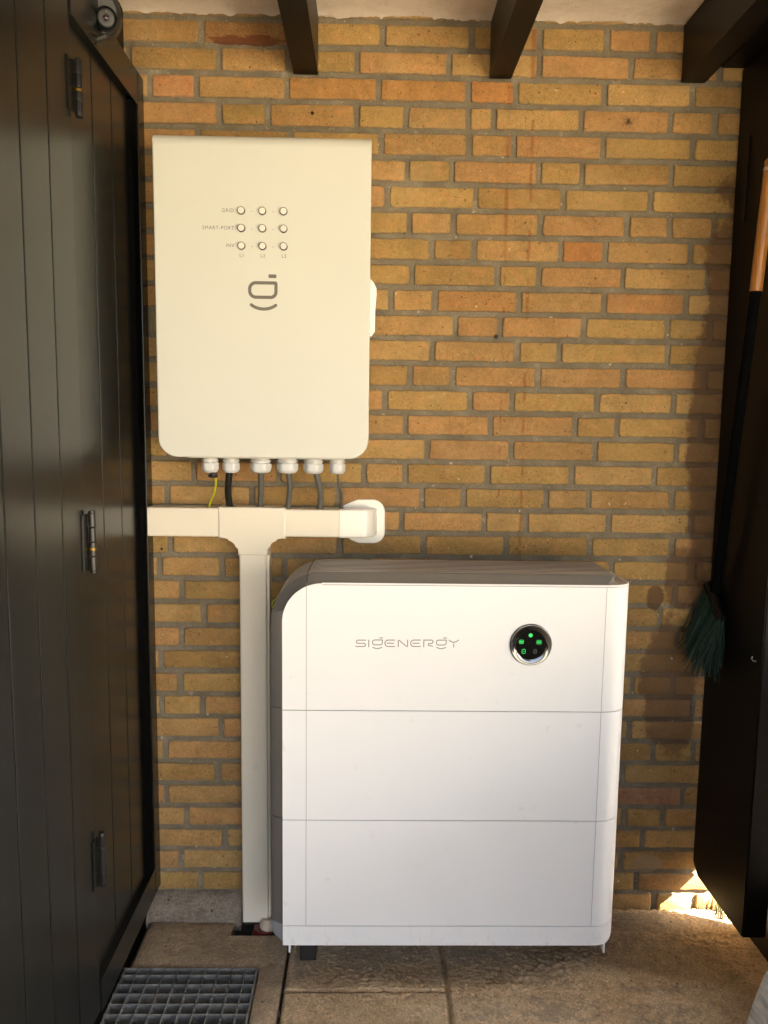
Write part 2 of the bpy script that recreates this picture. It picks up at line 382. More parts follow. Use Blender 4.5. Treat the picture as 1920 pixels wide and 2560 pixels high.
# ---------------------------------------------------------------- ground and paving
PT = 0.0624661
def build_ground():
    b = MB()
    zg = -0.07
    # big sheet, with the pit under the grating lower than the slabs anyway
    b.box(-60, 60, -60, 0.05, zg-0.3, zg)
    tag(b.build("ground", M_soil), kind='structure')
    def slab(b, x0, x1, y0, y1, z1=0.0, th=0.05, tilt=(0, 0), seed=0, step=0.02, sag=0.0025, flush=''):
        nx = max(3, int((x1-x0)/step)); ny = max(3, int((y1-y0)/step))
        t = bmesh.new(); g = {}
        for i in range(nx+1):
            for j in range(ny+1):
                u, v = i/nx, j/ny
                x = x0+(x1-x0)*u; y = y0+(y1-y0)*v
                e = min(u*(x1-x0), (1-u)*(x1-x0), v*(y1-y0), (1-v)*(y1-y0))
                k = noise.noise(Vector((x*30, y*30, seed)))
                z = z1 + tilt[0]*(x-x0) + tilt[1]*(y-y0) + sag*noise.noise(Vector((x*7, y*7, seed))) + 0.0009*k
                onx = (i == 0 and 'l' not in flush) or (i == nx and 'r' not in flush); ony = (j == 0 and 'b' not in flush) or (j == ny and 't' not in flush)
                if onx or ony:
                    z -= 0.005
                    n1 = noise.noise(Vector((x*40, y*40, seed+3)))*0.0035
                    if i == 0 and onx: x += abs(n1)
                    if i == nx and onx: x -= abs(n1)
                    if j == 0 and ony: y += abs(n1)
                    if j == ny and ony: y -= abs(n1)
                g[i, j] = t.verts.new((x, y, z))
        for i in range(nx):
            for j in range(ny):
                t.faces.new((g[i, j], g[i+1, j], g[i+1, j+1], g[i, j+1])).smooth = True
        # skirts
        border = [g[i, 0] for i in range(nx+1)] + [g[nx, j] for j in range(1, ny+1)] + [g[i, ny] for i in range(nx-1, -1, -1)] + [g[0, j] for j in range(ny-1, 0, -1)]
        low = [t.verts.new((v.co.x, v.co.y, z1-th)) for v in border]
        n = len(border)
        for i in range(n):
            t.faces.new((border[i], low[i], low[(i+1) % n], border[(i+1) % n]))
        b.merge(t)
    b = MB()
    G = 0.004
    slab(b, -0.575, -0.352, -0.1080, -0.049, -0.001, seed=1, flush='b')
    slab(b, -0.575, -0.198, -0.2240, -0.1080, -0.001, seed=1, flush='t')
    slab(b, -0.2590, -0.198, -0.60, -0.2240, -0.001, seed=1, flush='t')          # strip right of the grating
    slab(b, -0.63, -0.592, -0.90, -0.0, -0.004, seed=4)
    slab(b, -0.191, 0.193, -0.3045, -0.040, 0.0, seed=5)
    slab(b, -0.191, 0.191, -0.700, -0.3095, -0.002, seed=6)
    slab(b, 0.199, 0.588, -0.420, -0.022, 0.0, seed=7)
    slab(b, 0.199, 0.588, -0.820, -0.424, 0.001, seed=8)
    slab(b, 0.594, 0.985, -0.330, -0.004, 0.004, seed=9)
    slab(b, 0.594, 0.985, -0.730, -0.334, 0.002, seed=10)
    slab(b, 0.990, 1.38, -0.50, -0.002, -0.02, seed=11)
    # coarser slabs in the rest of the porch, out of the picture
    for x0 in (-0.989, -0.198, 0.199, 0.594, 0.989):
        for y1 in (-0.83, -1.23, -1.63, -2.03, -2.43):
            xx1 = x0+0.388
            if x0 == -0.198: xx1 = 0.191
            slab(b, x0 if x0 > -0.9 else -0.595, xx1 if x0 > -0.9 else -0.202, y1-0.396, y1, 0.0, seed=x0*10+y1, step=0.06)
    slab(b, -0.191, 0.191, -0.826, -0.704, 0.0, seed=20, step=0.05)
    slab(b, 0.594, 0.985, -0.826, -0.734, 0.0, seed=21, step=0.05)
    slab(b, 0.989, 1.38, -0.826, -0.504, -0.01, seed=22, step=0.05)
    slab(b, -0.2570, -0.198, -0.826, -0.604, 0.0, seed=23, step=0.03)
    tag(b.build("paving", M_slab, smooth=35), kind='structure')
    # pale yard paving outside in the sun
    b = MB()
    b.box(-12, 14, -22, -2.85, -0.06, 0.0)
    b.box(1.39, 14, -2.85, 0.0, -0.06, -0.01)
    tag(b.build("yard", M_yard), kind='structure')
build_ground()

def build_sand():
    """loose sand swept over the slabs"""
    t = MB(); bm = t.bm
    x0, x1, y0, y1 = -0.185, 1.25, -0.80, -0.006
    nx, ny = 420, 260
    g = []
    for i in range(nx+1):
        row = []
        for j in range(ny+1):
            x = x0+(x1-x0)*i/nx; y = y0+(y1-y0)*j/ny
            # where the sand lies thick: right part; a tongue under the cabinet front
            a = 0.0
            a += max(0, min(1, (x-0.42)/0.22)) * 0.0062 + 0.0011
            a += math.exp(-((x-0.55)/0.16)**2 - ((y+0.235)/0.05)**2)*0.012
            a += math.exp(-((x-0.15)/0.30)**2 - ((y+0.275)/0.045)**2)*0.0028
            a += math.exp(-((x-0.95)/0.12)**2 - ((y+0.26)/0.12)**2)*0.008
            a -= math.exp(-((x-0.75)/0.13)**2 - ((y+0.05)/0.05)**2)*0.0045
            a -= math.exp(-((x-0.62)/0.2)**2 - ((y+0.47)/0.06)**2)*0.004
            f1 = noise.noise(Vector((x*5, y*8, 1.3)))
            f2 = noise.noise(Vector((x*19+y*9, y*44, 4.1)))
            f3 = noise.noise(Vector((x*75, y*95, 2.2)))
            f4 = noise.noise(Vector((x*170, y*190, 7.2)))
            gr = 0.0
            if x < 0.50:
                gr = max(math.exp(-((x-0.1955)/0.0042)**2) if y < -0.02 else 0, math.exp(-((y+0.3070)/0.0040)**2) if x < 0.195 else math.exp(-((y+0.4220)/0.0040)**2))
            z = -0.020*gr*max(0.25, min(1, 1.2-a/0.006)) - 0.0012 + a*(0.75+0.5*f1) + 0.0010*f2*min(1, a/0.004+0.1) + (0.0050*f3*(0.6+0.8*max(0, f1+0.3)) + 0.0036*f4)*min(1, a/0.006+0.12) + 0.0022*noise.noise(Vector((x*9+y*6, y*38, 6.6)))*max(0, min(1, (x-0.60)/0.1))
            row.append(bm.verts.new((x, y, z)))
        g.append(row)
    for i in range(nx):
        for j in range(ny):
            q = (g[i][j], g[i+1][j], g[i+1][j+1], g[i][j+1])
            if max(v.co.z for v in q) > -0.03: bm.faces.new(q).smooth = True
    tag(t.build("sand", M_sand), "loose sand swept over the slabs beside and below the white cabinet", "sand", kind='stuff')
    b = MB()
    rnd = random.Random(3)
    for k in range(900):
        x = rnd.uniform(-0.24, 1.0); y = rnd.uniform(-0.7, -0.05)
        r = rnd.uniform(0.0007, 0.0018) * (1.7 if rnd.random() < 0.10 else 1)
        z = 0.0015 + (0.004 if x > 0.5 else 0)
        tt = bmesh.new(); bmesh.ops.create_icosphere(tt, subdivisions=1, radius=r)
        for v in tt.verts: v.co *= rnd.uniform(0.7, 1.3)
        b.merge(tt, mat=Matrix.Translation((x, y, z+r*0.3)))
    tag(b.build("grit", M_grit), "pale grit scattered on the slabs", "grit", kind='stuff')
build_sand()

# haunch of mortar along the foot of the wall, left
b = MB()
n = 60; rings = []
for i in range(n+1):
    x = -0.62 + (0.62-0.335)*i/n
    k = noise.noise(Vector((x*22, 0, 0)))*0.0035; k2 = noise.noise(Vector((x*35, 5, 0)))*0.003
    rings.append([(x, 0.02, -0.03), (x, 0.02, 0.054+k), (x, -0.003+k2*0.5, 0.052+k), (x, -0.016+k2, 0.038+k2), (x, -0.034+k, 0.014+k), (x, -0.0475+k2*0.4, -0.003), (x, -0.0475, -0.03)])
b.loft(rings)
tag(b.build("mortar_haunch", M_kerb, smooth=60), kind='structure')

# ---------------------------------------------------------------- brick wall
ROWS = {0: [-0.481, -0.048, 0.173, 0.403, 0.619], 1: [-0.419, 0.019, 0.235, 0.566, 0.679], 2: [-0.377, -0.043, 0.18, 0.403, 0.627], 3: [-0.547, -0.434, -0.213, 0.009, 0.23, 0.346, 0.565, 0.783], 4: [-0.379, -0.261, -0.042, 0.078, 0.231, 0.294, 0.51, 0.731, 0.843], 5: [-0.43, -0.204, 0.017, 0.235, 0.346, 0.567, 0.79], 6: [0.194, 0.41, 0.518, 0.74], 7: [0.036, 0.254, 0.473, 0.693], 8: [0.2, 0.418, 0.636, 0.745], 9: [0.147, 0.255, 0.472, 0.584, 0.8], 10: [0.099, 0.314, 0.421, 0.632, 0.846], 11: [0.158, 0.372, 0.586, 0.797], 12: [0.212, 0.324, 0.539, 0.752], 13: [0.154, 0.37, 0.479, 0.756], 14: [0.098, 0.208, 0.426, 0.645, 0.855], 15: [0.036, 0.254, 0.362, 0.58, 0.78], 16: [0.09, 0.307, 0.527, 0.635, 0.855], 17: [0.146, 0.363, 0.581, 0.793], 18: [-0.016, 0.09, 0.304, 0.523, 0.74], 19: [0.135, 0.242, 0.459, 0.57, 0.788], 20: [0.083, 0.298, 0.407, 0.625, 0.845], 21: [0.142, 0.358, 0.578, 0.796], 22: [-0.547, -0.221, 0.638, 0.856], 23: [-0.49, 0.811], 24: [-0.433], 25: [-0.493], 26: [-0.548], 27: [-0.498], 28: [-0.44], 29: [-0.61], 30: [-0.542], 31: [-0.621, 0.697], 32: [-0.541, 0.865], 33: [-0.488, 0.707, 0.814], 34: [-0.614, 0.76], 35: [-0.506, 0.703], 36: [-0.453, 0.749], 37: [0.802]}
PALE = [(0.72,0.58,0.335), (0.69,0.555,0.315), (0.725,0.57,0.345), (0.70,0.545,0.32), (0.745,0.60,0.365), (0.67,0.53,0.30)]
RED = [(0.735,0.565,0.345), (0.73,0.555,0.34)]
FORCE = {(3, 0.49): (0.75,0.51,0.31), (1, 0.31): (0.66,0.49,0.29), (3, 0.10): (0.74,0.545,0.30), (3, -0.12): (0.74,0.545,0.30), (3, -0.29): (0.76,0.53,0.29), (9, -0.53): (0.77,0.53,0.29), (11, -0.26): (0.73,0.54,0.31), (11, -0.69): (0.74,0.54,0.32), (32, -0.74): (0.66,0.48,0.35)}
def build_wall():
    root = empty("brick_wall")
    tag(root, "ochre yellow brick wall with grey mortar joints behind the white units", "brick wall")
    bm = bmesh.new()
    cl = bm.loops.layers.float_color.new("Col")
    rnd = random.Random(11)
    XL, XR = -0.75, 1.38
    def brick(x0, x1, z0, z1, col):
        nonlocal bm
        pts = []
        r = rnd.uniform(0.002, 0.006)
        base = rrect(x0, x1, z0, z1, [rnd.uniform(0.0015, 0.0065) for _ in range(4)], 2)
        # densify
        dens = []
        for i, p in enumerate(base):
            q = base[(i+1) % len(base)]
            L = math.hypot(q[0]-p[0], q[1]-p[1]); k = max(1, int(L/0.009))
            for s in range(k): dens.append((p[0]+(q[0]-p[0])*s/k, p[1]+(q[1]-p[1])*s/k))
        cx, cz = (x0+x1)/2, (z0+z1)/2; sd = rnd.uniform(0, 100)
        rot = rnd.gauss(0, 0.0035); dy = rnd.gauss(0, 0.0008); ty = rnd.gauss(0, 0.004); tz = rnd.gauss(0, 0.012)
        def ring(inset, y, amp):
            out = []
            for (px, pz) in dens:
                ox, oz = px-cx, pz-cz
                n1 = noise.noise(Vector((px*70, pz*70, sd)))*amp + noise.noise(Vector((px*220, pz*220, sd)))*amp*0.6
                hx, hz = (x1-x0)/2, (z1-z0)/2
                sx = 1-(inset+n1)/hx; sz = 1-(inset+n1)/hz
                ox2, oz2 = ox*sx, oz*sz
                out.append(bm.verts.new((cx+ox2-rot*oz2, y+dy+ty*ox+tz*oz, cz+oz2+rot*ox2)))
            return out
        rs = [ring(0.0, 0.011, 0.0012), ring(0.0003, 0.0036, 0.0017), ring(0.0016, 0.0009, 0.0017), ring(0.0040, 0.0, 0.0012)]
        fs = []
        al = {}
        for k_, rg_ in enumerate(rs):
            for v_ in rg_: al[v_] = (0.0, 0.15, 0.55, 1.0)[k_]
        n = len(dens)
        for a, b2 in zip(rs, rs[1:]):
            for i in range(n):
                fs.append(bm.faces.new((a[i], a[(i+1) % n], b2[(i+1) % n], b2[i])))
        fs.append(bm.faces.new(rs[-1]))
        for f in fs:
            f.smooth = True
            for lp in f.loops: lp[cl] = (*col, al[lp.vert])
    for r in range(-1, 38):
        zt = 2.30-(r-1)*PT; zb = zt-PT
        ks = sorted(ROWS.get(r, []))
        # fill hidden stretches with the bond
        out = []
        x = (ks[0] if ks else 0.0)
        while x > XL:
            x -= 0.2195 if rnd.random() > 0.25 else 0.110; out.append(x)
        for a, c in zip(ks, ks[1:]):
            out.append(a); g = c-a; x = a
            if g > 0.30:
                k = max(2, round(g/0.2195)); 
                for s in range(1, k): out.append(a+g*s/k)
        out.append(ks[-1] if ks else 0.0); x = out[-1]
        while x < XR:
            x += 0.2195 if rnd.random() > 0.25 else 0.110; out.append(x)
        out = sorted(set(out))
        for a, c in zip(out, out[1:]):
            if c < XL or a > XR: continue
            j = rnd.uniform(0.0052, 0.0078)
            col = rnd.choice(PALE) if rnd.random() > 0.16 else rnd.choice(RED)
            for (rr, cx), fc in FORCE.items():
                if rr == r and a < -cx < c: col = fc
            v = rnd.uniform(0.87, 0.93)
            col = lin(tuple(min(1, k*v) for k in col))
            hb = rnd.uniform(0.0056, 0.0070)
            x0, x1, z0, z1 = max(a+j, XL), min(c-j, XR), zb+hb+rnd.uniform(-.0006, .0006), zt-hb+rnd.uniform(-.0006, .0006)
            if x1-x0 < 0.01: continue
            # left end of the wall at the very top; bricks stop beside the timber
            brick(x0, x1, z0, z1, col)
    bmesh.ops.recalc_face_normals(bm, faces=bm.faces[:])
    me = bpy.data.meshes.new("bricks"); bm.to_mesh(me); bm.free()
    me.materials.append(M_brick); me.set_sharp_from_angle(angle=R(50))
    o = bpy.data.objects.new("bricks", me); C.objects.link(o); o.parent = root
    # mortar bed: a gently uneven sheet, with body behind it
    b = MB(); bm2 = b.bm; nx, nz = 420, 500
    g = []
    for i in range(nx+1):
        row = []
        for j in range(nz+1):
            x = XL+(XR-XL)*i/nx; z = -0.05+2.50*j/nz
            y = 0.0060 + 0.0016*noise.noise(Vector((x*55, z*55, 3))) + 0.0009*noise.noise(Vector((x*190, z*190, 8)))
            row.append(bm2.verts.new((x, y, z)))
        g.append(row)
    for i in range(nx):
        for j in range(nz):
            bm2.faces.new((g[i][j], g[i+1][j], g[i+1][j+1], g[i][j+1])).smooth = True
    o2 = b.build("mortar", M_mortar, root)
    b = MB(); b.box(XL, XR, 0.012, 0.22, -0.05, 2.45); b.build("wall_core", M_mortar, root)
    set_base(root, (0.3, 0.1, 0.0))
build_wall()
# drilled holes in the wall, spider
def hole(x, z, r, plug=None):
    b = MB(); b.lathe([(r*1.15, 0.0), (r, 0.0012), (r*0.9, 0.004)], (x, -0.0012, z), (0, 1, 0), 16, cap0=False)
    return b
b = MB(); b.lathe([(0.0044, 0.0), (0.0040, 0.0008)], (-0.151, -0.0016, 2.0857), (0, -1, 0), 18)
tag(b.build("wall_plug", mat_simple("dark_plug", (0.012, 0.009, 0.006), 0.8)), "small dark drilled hole plug in a yellow brick above the control box", "wall plug")
b = MB(); b.lathe([(0.0034, 0.0), (0.0030, 0.0008)], (-0.5395, -0.0016, 1.0035), (0, -1, 0), 16)
tag(b.build("wall_plug", mat_simple("dark_plug2", (0.012, 0.009, 0.006), 0.8)), "tiny dark drilled hole in the brick below the left end of the trunking", "wall plug")
b = MB(); b.lathe([(0.0055, 0.0), (0.0050, 0.0012), (0.002, 0.0022)], (0.3155, -0.0012, 1.5575), (0, -1, 0), 14)
tag(b.build("cable_stub", mat_simple("stub_black", (0.01, 0.01, 0.01), 0.6)), "short black cable stub poking out of the brick wall", "cable stub")
def crane_fly():
    b = MB()
    cx, cz = 0.6255, 2.081
    b.tube([(cx+0.001, -0.004, cz+0.006), (cx, -0.0045, cz), (cx-0.001, -0.004, cz-0.008)], 0.0010, 8)
    for a in (60, 120, 200, 245, 300, 340, 20, 160):
        L = 0.014
        b.tube([(cx, -0.004, cz), (cx+L*0.6*math.cos(R(a)), -0.006, cz+L*0.6*math.sin(R(a))), (cx+L*math.cos(R(a)), -0.001, cz+L*1.1*math.sin(R(a-8)))], 0.00028, 5)
    root = b.build("insect", mat_simple("insect_brown", (0.035, 0.022, 0.010), 0.6))
    tag(root, "small brown long-legged insect resting on a brick high on the right", "insect")
    w_ = MB()
    for s in (-1, 1):
        w_.loft([[(cx, -0.0052, cz+0.001), (cx+s*0.004, -0.0050, cz-0.001), (cx+s*0.009, -0.0048, cz-0.0075), (cx+s*0.006, -0.0050, cz-0.0068)],
                 [(cx, -0.0050, cz+0.001), (cx+s*0.004, -0.0048, cz-0.001), (cx+s*0.009, -0.0046, cz-0.0075), (cx+s*0.006, -0.0048, cz-0.0068)]])
    w_.build("wing", mat_simple("wing_brown", (0.07, 0.05, 0.025), 0.4), root)
crane_fly()

# ---------------------------------------------------------------- ceiling and beams
b = MB(); bm = b.bm
nx, ny = 220, 90
g = []
for i in range(nx+1):
    row = []
    for j in range(ny+1):
        x = -0.62+1.47*i/nx; t_ = j/ny; y = (DEPTH+0.02)*(1-t_**0.35)
        z = 2.313 + 0.0035*noise.noise(Vector((x*6, y*6, 0))) + 0.0018*noise.noise(Vector((x*35, y*35, 2)))
        if j == ny:
            y = 0.002; z -= 0.003 + 0.0075*max(0, noise.noise(Vector((x*30, 0, 5)))) + 0.004*max(0, noise.noise(Vector((x*95, 0, 9))))
        elif j == ny-1: z -= 0.002
        row.append(bm.verts.new((x, y, z)))
    g.append(row)
for i in range(nx):
    for j in range(ny): bm.faces.new((g[i][j], g[i+1][j], g[i+1][j+1], g[i][j+1])).smooth = True
tag(b.build("ceiling", M_ceil), kind='structure')
b = MB(); b.box(-0.9, 1.5, DEPTH, 0.25, 2.46, 2.56); b.box(-0.62, 0.848, DEPTH+0.01, 0.0, 2.33, 2.36)
tag(b.build("roof", M_beam), kind='structure')
for k, (x0, x1, lab) in enumerate([(-0.1972, -0.1371, "black painted ceiling beam meeting the wall above the cream control box, leftmost of three"),
                          (0.2797, 0.3336, "black painted ceiling beam in the middle of the three, ending over the bare brick"),
                          (0.7505, 0.8100, "black painted ceiling beam on the right beside the black soffit")]):
    b = MB(); b.box(x0, x1, DEPTH+0.05, -0.0015, 2.1735, 2.305, 0.0025, 2)
    tag(b.build("ceiling_beam", M_beam, smooth=40), lab, "ceiling beam", "black beams under the ceiling")
b = MB(); b.box(0.8477, 1.38, DEPTH+0.05, -0.002, 2.2095, 2.45, 0.002, 1)
tag(b.build("soffit_board", M_panel), "dark black boarding under the roof at the top right", "soffit")
b = MB(); b.box(-0.66, -0.605, DEPTH+0.05, -0.0015, 2.10, 2.44, 0.002, 1)
tag(b.build("wall_plate", M_panel), "black timber plate above the door frame at the top left", "timber plate")

# ---------------------------------------------------------------- black door on the left
def build_door():
    XF = -0.56
    root = empty("door_frame_panel")
    tag(root, "black painted frame with narrow vertical boards between the hinges and the brick wall", "door frame")
    fr = MB()
    # frame: right stile against the wall, top and bottom rail, hinge stile
    fr.box(XF-0.045, XF, -0.050, -0.0015, 0.075, 2.155, 0.003, 2)
    fr.box(XF-0.045, XF, -0.4625, -0.050, 2.077, 2.155, 0.003, 2)
    fr.box(XF-0.045, XF, -0.4625, -0.050, 0.075, 0.150, 0.003, 2)
    fr.build("frame", M_door, root, smooth=40)
    bd = MB()
    ys = [-0.4560, -0.325, -0.2045, -0.0500]
    for a, c in zip(ys, ys[1:]):
        bd.box(XF-0.034, XF-0.014, a+0.0014, c-0.0014, 0.152, 2.075, 0.003, 2)
    bd.build("boards", M_door, root, smooth=40)
    bk = MB(); bk.box(XF-0.05, XF-0.036, -0.4625, -0.001, 0.08, 2.15); bk.build("backing_board", M_gap, root)
    rv = MB(); rv.box(XF-0.034, XF-0.004, -0.0935, -0.0520, 0.152, 2.075, 0.002, 1); rv.build("stop_bead", M_gap, root)
    rv = MB(); rv.box(XF-0.040, XF-0.0065, -0.4615, -0.4565, 0.152, 2.075, 0.001, 1); rv.build("hinge_bead", M_door, root)
    set_base(root, (XF, -0.23, 0.075))
    leaf = empty("plank_door")
    tag(leaf, "tall black painted door of wide vertical boards along the left edge", "door")
    lb = MB()
    yy = [-0.4690, -0.5790, -0.6930, -0.8000, -0.9130, -1.025, -1.135, -1.25, -1.36, -1.47]
    for a, c in zip(yy, yy[1:]):
        lb.box(XF-0.030, XF-0.002, c+0.0013, a-0.0013, 0.085, 2.190, 0.0032, 2)
    lb.build("boards", M_door, leaf, smooth=40)
    bk = MB(); bk.box(XF-0.048, XF-0.031, -1.47, -0.468, 0.085, 2.19); bk.build("backing_board", M_gap, leaf)
    hz = [(1.902, 1.998, (0.38,)), (1.072, 1.182, (0.62,)), (0.400, 0.500, ())]
    for (z0, z1, br) in [(1.902, 1.998, (0.45,)), (1.035, 1.152, (0.38,)), (0.365, 0.476, ())]:
        hg = MB()
        xh = XF+0.0075
        L = z1-z0
        for k in range(4):
            a = z0+L*k/4+0.0006; c = z0+L*(k+1)/4-0.0006
            hg.lathe([(0.0062, a), (0.0072, a+0.0012), (0.0072, c-0.0012), (0.0062, c)], (xh, -0.4570, 0), (0, 0, 1), 18)
        hg.lathe([(0.0068, z0-0.004), (0.0070, z0)], (xh, -0.4570, 0), (0, 0, 1), 16)
        hg.lathe([(0.0070, z1), (0.0064, z1+0.004)], (xh, -0.4570, 0), (0, 0, 1), 16)
        h = hg.build("hinge", M_hinge, leaf, smooth=40)
        pl = MB(); pl.box(XF-0.0015, XF+0.0012, -0.490, -0.4620, z0+0.002, z1-0.002, 0.0006, 1)
        pl.build("hinge_plate", M_door, h)
        for f in br:
            rb = MB(); zz = z0+L*f
            rb.lathe([(0.0078, zz-0.0025), (0.0080, zz), (0.0078, zz+0.0022)], (xh, -0.4570, 0), (0, 0, 1), 18)
            rb.build("hinge_washer", M_brass, h, smooth=40)
    set_base(leaf, (XF, -0.97, 0.085))
    # wall with boards continuing towards the viewer, outside the picture
    b = MB()
    for k in range(22):
        y1 = -1.48-0.12*k
        b.box(XF-0.03, XF-0.002, y1-0.1175, y1-0.001, 0.0, 2.45, 0.003, 1)
    b.box(XF-0.09, XF-0.05, -4.2, -0.0015, 0.0, 2.10)
    tag(b.build("boarded_wall", M_door), "black boarded wall behind and beyond the door", "boarded wall")
    b = MB(); b.box(XF-0.049, XF-0.030, -1.47, -0.0015, -0.03, 0.073); b.build("threshold", M_gap, root).matrix_parent_inverse = Matrix.Translation((-XF, 0.23, -0.075))
build_door()

# round camera fixed over the door frame
def build_camera():
    root = empty("security_camera"); tag(root, "round black camera with a small lens above the door frame at the top left", "camera")
    c = Vector((-0.552, -0.300, 2.146)); ax = Vector((0.26, -0.93, -0.25)).normalized()
    b = MB(); b.lathe([(0.047, -0.085), (0.050, -0.060), (0.050, -0.012), (0.047, -0.003), (0.041, 0.002), (0.022, 0.003)], c+Vector((-0.018, 0.0, 0.016)), ax, 40)
    b.build("housing", mat_simple("camera_black", (0.020, 0.020, 0.018), 0.42, 0, 0.1, 30), root, smooth=35)
    c2 = c + ax*0.006 + Vector((0.004, 0, 0.000))
    b = MB(); b.lathe([(0.0225, -0.004), (0.0225, 0.0055), (0.0200, 0.0085), (0.0180, 0.0060), (0.0175, -0.002)], c2, ax, 36, cap1=True)
    rg = b.build("bezel", mat_simple("bezel_black", (0.006, 0.006, 0.006), 0.45), root, smooth=35)
    b = MB(); b.lathe([(0.0172, 0.0), (0.0172, 0.0085), (0.0150, 0.0110), (0.0085, 0.0122)], c2+ax*0.001, ax, 36)
    face = b.build("lens_face", mat_simple("face_grey", (0.030, 0.030, 0.028), 0.45), root, smooth=35)
    b = MB(); b.lathe([(0.0080, 0.0), (0.0080, 0.0020), (0.0068, 0.0026), (0.0060, 0.0008)], c2+ax*0.0128, ax, 28)
    b.build("lens_ring", mat_simple("ring_grey", (0.07, 0.065, 0.06), 0.4), face, smooth=35)
    b = MB(); b.lathe([(0.0060, 0.0), (0.0045, 0.0016), (0.002, 0.0024)], c2+ax*0.0132, ax, 24)
    b.build("lens", NT("lens_glass").done((0.02, 0.008, 0.02), 0.04), face, smooth=50)
    u = Vector((0.1, 0.0, 1)); u = (u-ax*u.dot(ax)).normalized()
    b = MB(); b.lathe([(0.0014, 0.0), (0.0010, 0.001)], c2+ax*0.0118+u*0.0115, ax, 12)
    b.build("indicator", mat_simple("indicator_white", (0.25, 0.24, 0.18), 0.3), face)
    p = c + Vector((-0.002, -0.02, -0.044))
    b = MB(); b.tube([p+Vector((-0.012, 0, -0.006)), p+Vector((0.012, 0, 0.004))], 0.0055, 12)
    b.tube([p+Vector((-0.010, 0, -0.006)), p+Vector((-0.004, -0.006, -0.014)), p+Vector((0.003, -0.004, -0.016))], 0.0022, 8)
    b.build("bracket_knuckle", mat_simple("knuckle", (0.025, 0.023, 0.018), 0.4), root, smooth=40)
    b = MB(); b.box(-0.604, -0.563, -0.400, -0.215, 2.157, 2.32, 0.006, 2); b.build("mounting_block", mat_simple("mount_black", (0.02, 0.02, 0.018), 0.35), root)
    set_base(root, tuple(c))
build_camera()

# ---------------------------------------------------------------- black panel and post on the right
def build_gate():
    root = empty("timber_gate_post")
    tag(root, "wide black stained timber panel standing clear of the floor on the right", "timber panel")
    X0, X1 = 0.900, 0.958
    prof = [(-0.294, 0.1265), (-0.288, 0.1250), (-0.040, 0.1235), (-0.006, 0.150), (-0.003, 2.207), (-0.294, 2.207)]
    n = 5
    t = bmesh.new()
    a = [t.verts.new((X0, y, z)) for y, z in prof]; c = [t.verts.new((X1, y, z)) for y, z in prof]
    t.faces.new(a); t.faces.new(list(reversed(c)))
    for i in range(len(prof)):
        j = (i+1) % len(prof); t.faces.new((a[j], a[i], c[i], c[j]))
    bmesh.ops.bevel(t, geom=t.edges[:], offset=0.0028, segments=2, affect='EDGES')
    b = MB(); b.merge(t); b.build("panel_board", M_panel, root, smooth=40)
    b = MB(); b.box(X0-0.004, X0+0.0005, -0.072, -0.060, 1.83, 2.03, 0.0012, 1); b.build("pull_handle", M_beam, root)
    b = MB(); b.tube([(0.897, -0.272, 0.800), (0.890, -0.272, 0.801), (0.886, -0.272, 0.806), (0.888, -0.272, 0.812)], 0.0018, 8)
    b.build("screw_hook", M_galv, root)
    set_base(root, (0.93, -0.15, 0.125))
build_gate()
# unseen right side wall of the porch, put in and sized to block the sun
b = MB()
for k in range(SIDE):
    y1 = -0.41-0.12*k
    b.box(1.395, 1.42, y1-0.118, y1-0.001, 0.30, 2.45, 0.003, 1)
tag(b.build("sun_block_boarding", M_panel), "unseen black boarding right of the porch, put in to block the sun", "boarding")
# added low sleeper, unseen, blocks the sun except for a slot at the wall
b = MB(); b.box(1.01, 1.03, -2.2, -0.077, -0.02, 0.25, 0.006, 1)
tag(b.build("sun_block_sleeper", M_panel), "added low timber sleeper, unseen, blocking the sun behind the black panel", "sleeper")

# ---------------------------------------------------------------- printed strokes
def ribbon(b, pts, wd, y, closed=False, caps=True):
    """flat print stroke in the xz plane at depth y; pts list of (x, z)"""
    P = [Vector((p[0], p[1])) for p in pts]
    n = len(P); L = []; Rr = []
    for i in range(n):
        if closed: a, c = P[i-1], P[(i+1) % n]
        else: a, c = P[max(i-1, 0)], P[min(i+1, n-1)]
        d1 = (P[i]-a); d2 = (c-P[i])
        if d1.length < 1e-9: d1 = d2
        if d2.length < 1e-9: d2 = d1
        d1.normalize(); d2.normalize()
        t = (d1+d2); 
        if t.length < 1e-6: t = d1
        t.normalize(); nn = Vector((-t.y, t.x))
        n1 = Vector((-d1.y, d1.x)); k = max(0.5, nn.dot(n1))
        L.append(P[i]+nn*wd/2/k); Rr.append(P[i]-nn*wd/2/k)
    bm = b.bm
    vl = [bm.verts.new((v.x, y, v.y)) for v in L]; vr = [bm.verts.new((v.x, y, v.y)) for v in Rr]
    for i in range(n if closed else n-1):
        j = (i+1) % n
        bm.faces.new((vl[i], vr[i], vr[j], vl[j]))
    if caps and not closed:
        for (p, q_, s0, s1) in ((P[0], P[1], vl[0], vr[0]), (P[-1], P[-2], vr[-1], vl[-1])):
            d = (p-q_).normalized(); base = math.atan2(d.y, d.x)
            arc = [bm.verts.new((p.x+wd/2*math.cos(base+R(a)), y, p.y+wd/2*math.sin(base+R(a)))) for a in (-60, -30, 0, 30, 60)]
            st = s0.co; e0 = Vector((arc[0].co.x, arc[0].co.z)); 
            if (e0-Vector((s0.co.x, s0.co.z))).length > (e0-Vector((s1.co.x, s1.co.z))).length: s0, s1 = s1, s0
            bm.faces.new([s0]+arc+[s1])
def arc(cx, cz, rx, rz, a0, a1, n=8):
    return [(cx+rx*math.cos(R(a0+(a1-a0)*k/n)), cz+rz*math.sin(R(a0+(a1-a0)*k/n))) for k in range(n+1)]

